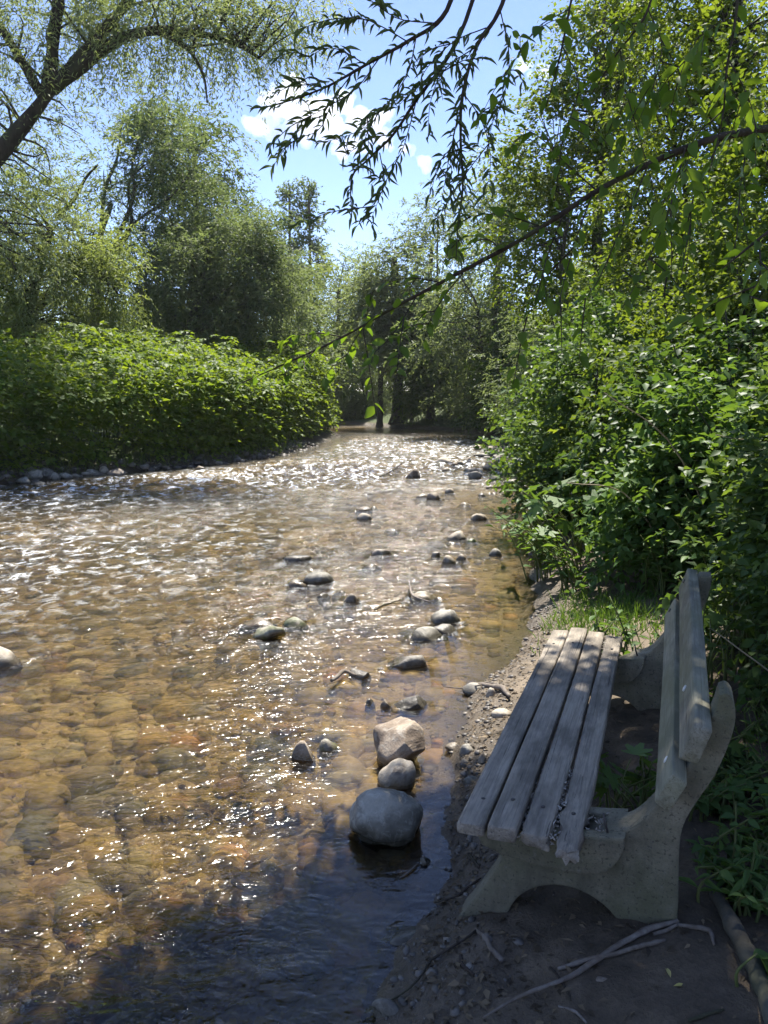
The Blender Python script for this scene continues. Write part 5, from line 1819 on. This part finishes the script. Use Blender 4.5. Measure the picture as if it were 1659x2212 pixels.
herb('ground_elder', *hp(1345, 1790), 0.25, 15, 'lobed', 'herb', 0.10, 0.9, 0, 'lobed leaf plant growing under the bench between seat and backrest', 301, (0.0, 0.0), 0.16, petiole=True)
herb('ground_elder', *hp(1385, 1740), 0.24, 6, 'lance', 'herb', 0.12, 0.14, 4, 'narrow leaved sprout under the bench beside the lobed plant', 302, (0, 0), 0.1)
x0, y0 = 2.0, 7.2
for i, (x, y, h, ns, kd, ll, asp, per, pet, ln, lb) in enumerate([
    (1.95, 7.3, 0.75, 13, 'lobed', 0.21, 1.0, 0, True, (-0.35, -0.1), 'wilting hogweed with big drooping leaves leaning over the water'),
    (2.15, 6.5, 0.62, 13, 'lobed', 0.18, 1.0, 0, True, (-0.1, -0.2), 'bright lobed hogweed plant in the sun behind the seat'),
    (2.6, 6.9, 0.85, 13, 'lobed', 0.18, 1.0, 0, True, (-0.1, -0.1), 'taller hogweed with toothed leaves behind the bright one'),
    (2.05, 5.6, 0.55, 8, 'lance', 0.12, 0.25, 9, False, (-0.1, -0.1), 'narrow leaved willowherb at the grass edge'),
    (2.4, 5.3, 0.7, 9, 'lance', 0.12, 0.25, 10, False, (-0.15, -0.1), 'willowherb clump with arching stems behind the far bench end'),
    (2.0, 4.85, 0.38, 7, 'ovate', 0.075, 0.6, 7, False, (-0.05, -0.05), 'small nettle clump beside the far bench end'),
    (2.45, 4.6, 0.75, 9, 'ovate', 0.085, 0.55, 9, False, (-0.1, -0.05), 'nettle clump behind the top of the backrest'),
    (2.25, 3.9, 0.55, 8, 'lance', 0.11, 0.24, 10, False, (0, 0), 'narrow leaved plants in the shade behind the backrest'),
    (2.1, 3.3, 0.45, 8, 'ovate', 0.07, 0.6, 8, False, (0, 0), 'shaded nettles right of the backrest'),
    (1.8, 2.65, 0.3, 7, 'lobed', 0.10, 0.9, 0, True, (0, 0), 'lobed leaves beside the rear foot of the bench'),
    (1.45, 2.25, 0.2, 9, 'lobed', 0.085, 0.9, 0, True, (0, 0), 'low lobed plant beside the log'),
    (1.75, 2.3, 0.28, 7, 'ovate', 0.07, 0.6, 7, False, (0, 0), 'dark nettles over the log at the right edge'),
    (1.32, 1.98, 0.12, 5, 'ovate', 0.06, 0.7, 3, False, (0, 0), 'tiny seedling by the log'),
    (2.7, 8.1, 0.9, 8, 'lance', 0.13, 0.25, 10, False, (-0.2, -0.1), 'tall willowherb behind the hogweeds'),
]):
    herb('bank_plant', x, y, h, ns, kd, 'herb', ll, asp, per, lb, 310 + i, ln, 0.32 if h > 0.5 else 0.2, petiole=pet)
r = np.random.default_rng(350)
for i in range(26):
    y = 5.9 + 9.5 * (i + r.random()) / 26
    x = xr(y) + r.uniform(0.05, 0.5)
    kd, ll, asp, per, pet = [('lance', 0.14, 0.26, 9, False), ('lobed', 0.16, 1.0, 0, True), ('ovate', 0.10, 0.6, 8, False), ('lance', 0.12, 0.22, 10, False)][i % 4]
    herb('bank_plant', x, y, r.uniform(0.4, 0.85), 9, kd, 'herb', ll, asp, per, ['arching narrow leaved plant', 'lobed hogweed plant', 'oval leaved plant', 'thin leaved plant'][i % 4] + ', ' + ORD[i // 4] + ' of its kind from the bench, overhanging the right bank', 400 + i, (-0.25, -0.1), 0.3, group='plants overhanging the right bank', petiole=pet)
r = np.random.default_rng(360)
where = ['in the shade behind the backrest', 'in the dark undergrowth right of the bench', 'in the undergrowth at the right edge']
for i in range(26):
    y = r.uniform(2.0, 5.4)
    x = r.uniform(1.42 + 0.30 * (y - 2.0), 1.75 + 0.45 * (y - 1.2))
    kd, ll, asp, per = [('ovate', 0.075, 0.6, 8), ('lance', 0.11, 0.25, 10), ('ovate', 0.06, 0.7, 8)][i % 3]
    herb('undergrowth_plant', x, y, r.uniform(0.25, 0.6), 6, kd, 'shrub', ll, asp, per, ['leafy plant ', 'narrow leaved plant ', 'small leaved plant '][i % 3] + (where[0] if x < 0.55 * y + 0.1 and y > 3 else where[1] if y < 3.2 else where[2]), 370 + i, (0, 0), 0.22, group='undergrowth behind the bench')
for i in range(30):
    u_, v_ = r.uniform(1500, 1690), 1500 + 520 * (i + r.random()) / 30
    if u_ < 1505 + 0.10 * (v_ - 1500) * (v_ > 1750):
        continue
    kd, ll, asp, per, pet = [('ovate', 0.055, 0.65, 6, False), ('lobed', 0.07, 0.95, 1, True), ('lance', 0.08, 0.25, 8, False)][i % 3]
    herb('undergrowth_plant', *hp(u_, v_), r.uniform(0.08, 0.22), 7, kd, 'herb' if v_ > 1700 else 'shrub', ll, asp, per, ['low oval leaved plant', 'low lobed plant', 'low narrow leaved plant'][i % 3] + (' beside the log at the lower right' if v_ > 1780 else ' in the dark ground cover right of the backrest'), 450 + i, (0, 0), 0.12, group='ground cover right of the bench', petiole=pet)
for i, (w_, l_) in enumerate([(0.42, 1.78), (0.62, 1.84), (0.80, 1.72), (0.30, 2.0), (0.72, 2.05), (0.95, 1.95)]):
    q = BO + BW * w_ + BL * l_
    kd, ll, asp, per, pet = [('ovate', 0.075, 0.6, 8, False), ('lance', 0.11, 0.25, 9, False), ('lobed', 0.11, 0.95, 0, True)][i % 3]
    herb('bench_end_plant', q[0], q[1], 0.30 + 0.05 * i, 8, kd, 'herb', ll, asp, per, ['leafy plant', 'narrow leaved plant', 'lobed plant'][i % 3] + (' crowding the far concrete support' if i < 3 else ' behind the far concrete support'), 480 + i, (0.02, 0.1), 0.16, petiole=pet)
# one big leaf at the lower right
pp = surf(1625, 2130)
herb('broad_leaf_plant', pp[0] + 0.02, pp[1], 0.10, 3, 'ovate', 'herb', 0.13, 0.5, 1, 'broad pale green leaf beside the log at the lower right', 340, (0.02, 0), 0.05, petiole=True)


# grass
def grass(name, pts, h, label, seed, mat='grass'):
    r = np.random.default_rng(seed)
    n = len(pts)
    z = ground_z(pts[:, 0], pts[:, 1])
    P = np.stack([pts[:, 0], pts[:, 1], z - 0.01], 1)
    D = unit(np.stack([r.normal(0, 0.45, n), r.normal(0, 0.45, n), np.ones(n)], 1))
    N = unit(r.normal(size=(n, 3)))
    N = unit(N - D * (N * D).sum(1, keepdims=True))
    L = h * r.uniform(0.5, 1.2, n)
    LEAF.setdefault('blade', leaf_template([(0, 0.8), (0.5, 1.0), (1, 0.0)], 3, 0.0, 0.35))
    o = link(name, leaf_mesh(name, 'blade', MAT[mat], P, D, N, L, np.full(n, 0.006) * r.uniform(0.6, 1.4, n), seed))
    tag(o, label, None, None, 'stuff')
    return o


r = np.random.default_rng(55)
gpts = np.stack([r.normal(1.55, 0.22, 1500), r.normal(5.2, 0.35, 1500)], 1)
gpts = gpts[gpts[:, 0] > xr(gpts[:, 1]) + 0.12]
grass('grass_tuft', gpts, 0.13, 'fresh green grass tuft beyond the far end of the bench', 56)
gp2 = np.stack([r.uniform(1.2, 3.2, 4200), r.uniform(1.6, 8, 4200)], 1)
gp2 = gp2[(shore(gp2[:, 0], gp2[:, 1])[0] > 1.15)]
grass('undergrowth_grass', gp2, 0.16, 'sparse grass under the shrubs of the right bank', 57)
yg = r.uniform(13, 24, 1500)
gp3 = np.stack([xl(yg) - np.abs(r.normal(0.35, 0.25, 1500)), yg], 1)
grass('left_bank_grass', gp3, 0.3, 'grass between the knotweed and the stones', 58)

# dead canes in the right bank thicket
r = np.random.default_rng(66)
for i in range(22):
    y = r.uniform(4.5, 11)
    x = r.uniform(max(2.3, 0.26 * y + 0.6), 0.46 * y + 1.3)
    g = g3(x, y)
    a = r.uniform(2.2, 4.2)
    ln = r.uniform(0.7, 1.8)
    top = g + np.array([math.cos(a) * ln * 0.8, math.sin(a) * ln * 0.3, r.uniform(0.5, 1.6)])
    md = (g + top) / 2 + np.array([0, 0, 0.3])
    b = Buf()
    q = spline(np.array([g, md, top]), 10)
    tube(b, q - g, np.linspace(0.008, 0.003, 10), 5)
    o = link('dead_cane', b.mesh('dead_cane', MAT['straw']), None, g)
    tag(o, 'dry pale cane poking out of the right bank shrubs', 'cane', 'dead canes in the right bank shrubs')
b = Buf()
q = spline(np.array([at(1535, 1358, 3.0), at(1600, 1405, 2.9), at(1700, 1490, 2.8), surf(1760, 1640)]), 12)
tube(b, q - q[0], np.linspace(0.0025, 0.004, 12), 6)
o = link('dry_stalk', b.mesh('dry_stalk', MAT['straw']), None, q[0])
tag(o, 'single pale dry stalk bending right behind the backrest', 'stalk')

# leaf litter on the mud
r = np.random.default_rng(67)
n = 4200
yy = r.uniform(1.3, 5.5, n)
xx = xr(yy) + np.abs(r.normal(0.0, 0.5, n)) * np.where(r.random(n) < 0.4, 0.4, 1.0) + 0.03
P = np.stack([xx, yy, ground_z(xx, yy) + 0.004], 1)
a = r.uniform(0, 6.28, n)
D = np.stack([np.cos(a), np.sin(a), r.normal(0, 0.12, n)], 1)
N = unit(np.array([0, 0, 1.0]) + r.normal(0, 0.3, (n, 3)))
MAT['litter'] = leaf_mat('leaf_litter', (0.035, 0.026, 0.018), (0.22, 0.165, 0.10), 0.1, (1, 0.9, 0.7))
L = r.uniform(0.010, 0.038, n)
D = unit(D)
N = unit(N - D * (N * D).sum(1, keepdims=True))
tag(link('leaf_litter', leaf_mesh('leaf_litter', 'fold', MAT['litter'], P, D, N, L, L * r.uniform(0.15, 0.6, n), 5)), 'brown leaf litter and bark crumbs on the mud', None, None, 'stuff')
MAT['yellow'] = leaf_mat('fallen_yellow_leaf', (0.45, 0.38, 0.10), (0.55, 0.48, 0.2), 0.2, (1, 1, 0.6))
for (u, v, an, lb) in [(*cC(1275, 757), 0.1, 'yellow fallen willow leaf lying on the dark mud'), (*cC(1263, 722), 1.5, 'pale fallen leaf upright beside the yellow one')]:
    p = surf(u, v, 0.006)
    tv, tf = LEAF['lance']
    o = link('fallen_leaf', make_mesh('fallen_leaf', tv * np.array([0.045, 0.012, 0.03]), [tf], {'rnd': np.full(len(tv), 0.5)}, True, MAT['yellow']), None, p)
    o.rotation_euler = (0, 0, an)
    tag(o, lb, 'leaf', 'fallen leaves on the mud')

# ---------------------------------------------------------------- summer air
hm = M('summer_haze')
hv = hm.n('ShaderNodeVolumePrincipled')
hv.inputs['Color'].default_value = (0.92, 0.96, 1.0, 1)
hv.inputs['Density'].default_value = 0.0003
hv.inputs['Anisotropy'].default_value = 0.3
hm.t.links.new(hv.outputs[0], hm.out.inputs['Volume'])
b = bmesh.new()
bmesh.ops.create_cube(b, size=1)
hme = bpy.data.meshes.new('haze')
b.to_mesh(hme)
b.free()
hme.materials.append(hm.m)
hz = link('haze', hme, None, (0, 180, 12.5))
hz.scale = (560, 520, 33)
tag(hz, 'thin pale summer haze', None, None, 'stuff')

# ---------------------------------------------------------------- cumulus cloud
def cloud():
    m = M('cloud_vapour')
    pv_ = m.n('ShaderNodeVolumePrincipled')
    pv_.inputs['Color'].default_value = (1, 1, 1, 1)
    pv_.inputs['Density'].default_value = 0.028
    pv_.inputs['Anisotropy'].default_value = 0.2
    m.t.links.new(pv_.outputs[0], m.out.inputs['Volume'])
    r = np.random.default_rng(12)
    DC = 900.0
    c0 = at(690, 250, DC)
    b = bmesh.new()
    puffs = [(560, 262, 26), (590, 235, 34), (560, 280, 22), (620, 215, 40), (650, 250, 42), (690, 235, 44), (720, 262, 40), (760, 255, 36), (800, 262, 30), (835, 245, 18), (600, 275, 26), (640, 285, 28), (690, 290, 30), (760, 305, 30), (800, 300, 34), (830, 310, 24), (740, 320, 22), (600, 200, 22), (880, 330, 20), (920, 345, 18), (1130, 145, 18), (1165, 150, 20)]
    for (u, v, rp) in puffs:
        for k in range(6):
            uu, vv = u + r.normal(0, rp * 0.5), v + r.normal(0, rp * 0.42)
            p = at(uu, vv, DC + r.normal(0, 18)) - c0
            rr = rp * r.uniform(0.36, 0.72) / FPX * DC
            bmesh.ops.create_icosphere(b, subdivisions=2, radius=rr, matrix=Matrix.Translation(Vector(p)))
    me = bpy.data.meshes.new('cloud')
    b.to_mesh(me)
    b.free()
    o = link('cloud', me, None, c0)
    rm = o.modifiers.new('remesh', 'REMESH')
    rm.mode = 'VOXEL'
    rm.voxel_size = 2.2
    dg = bpy.context.evaluated_depsgraph_get()
    ev = bpy.data.meshes.new_from_object(o.evaluated_get(dg))
    o.modifiers.clear()
    n = len(ev.vertices)
    co = np.empty(n * 3, np.float32)
    ev.vertices.foreach_get('co', co)
    nm = np.empty(n * 3, np.float32)
    ev.vertices.foreach_get('normal', nm)
    co = co.reshape(-1, 3).astype(float)
    nm = nm.reshape(-1, 3)
    co += nm * (3.2 * fbm(co / 9.0, 3, 4, 0.6))[:, None]
    ev.vertices.foreach_set('co', co.astype(np.float32).ravel())
    ev.materials.append(m.m)
    o.data = ev
    tag(o, 'white cumulus cloud in the blue gap between the trees', 'cloud')


cloud()
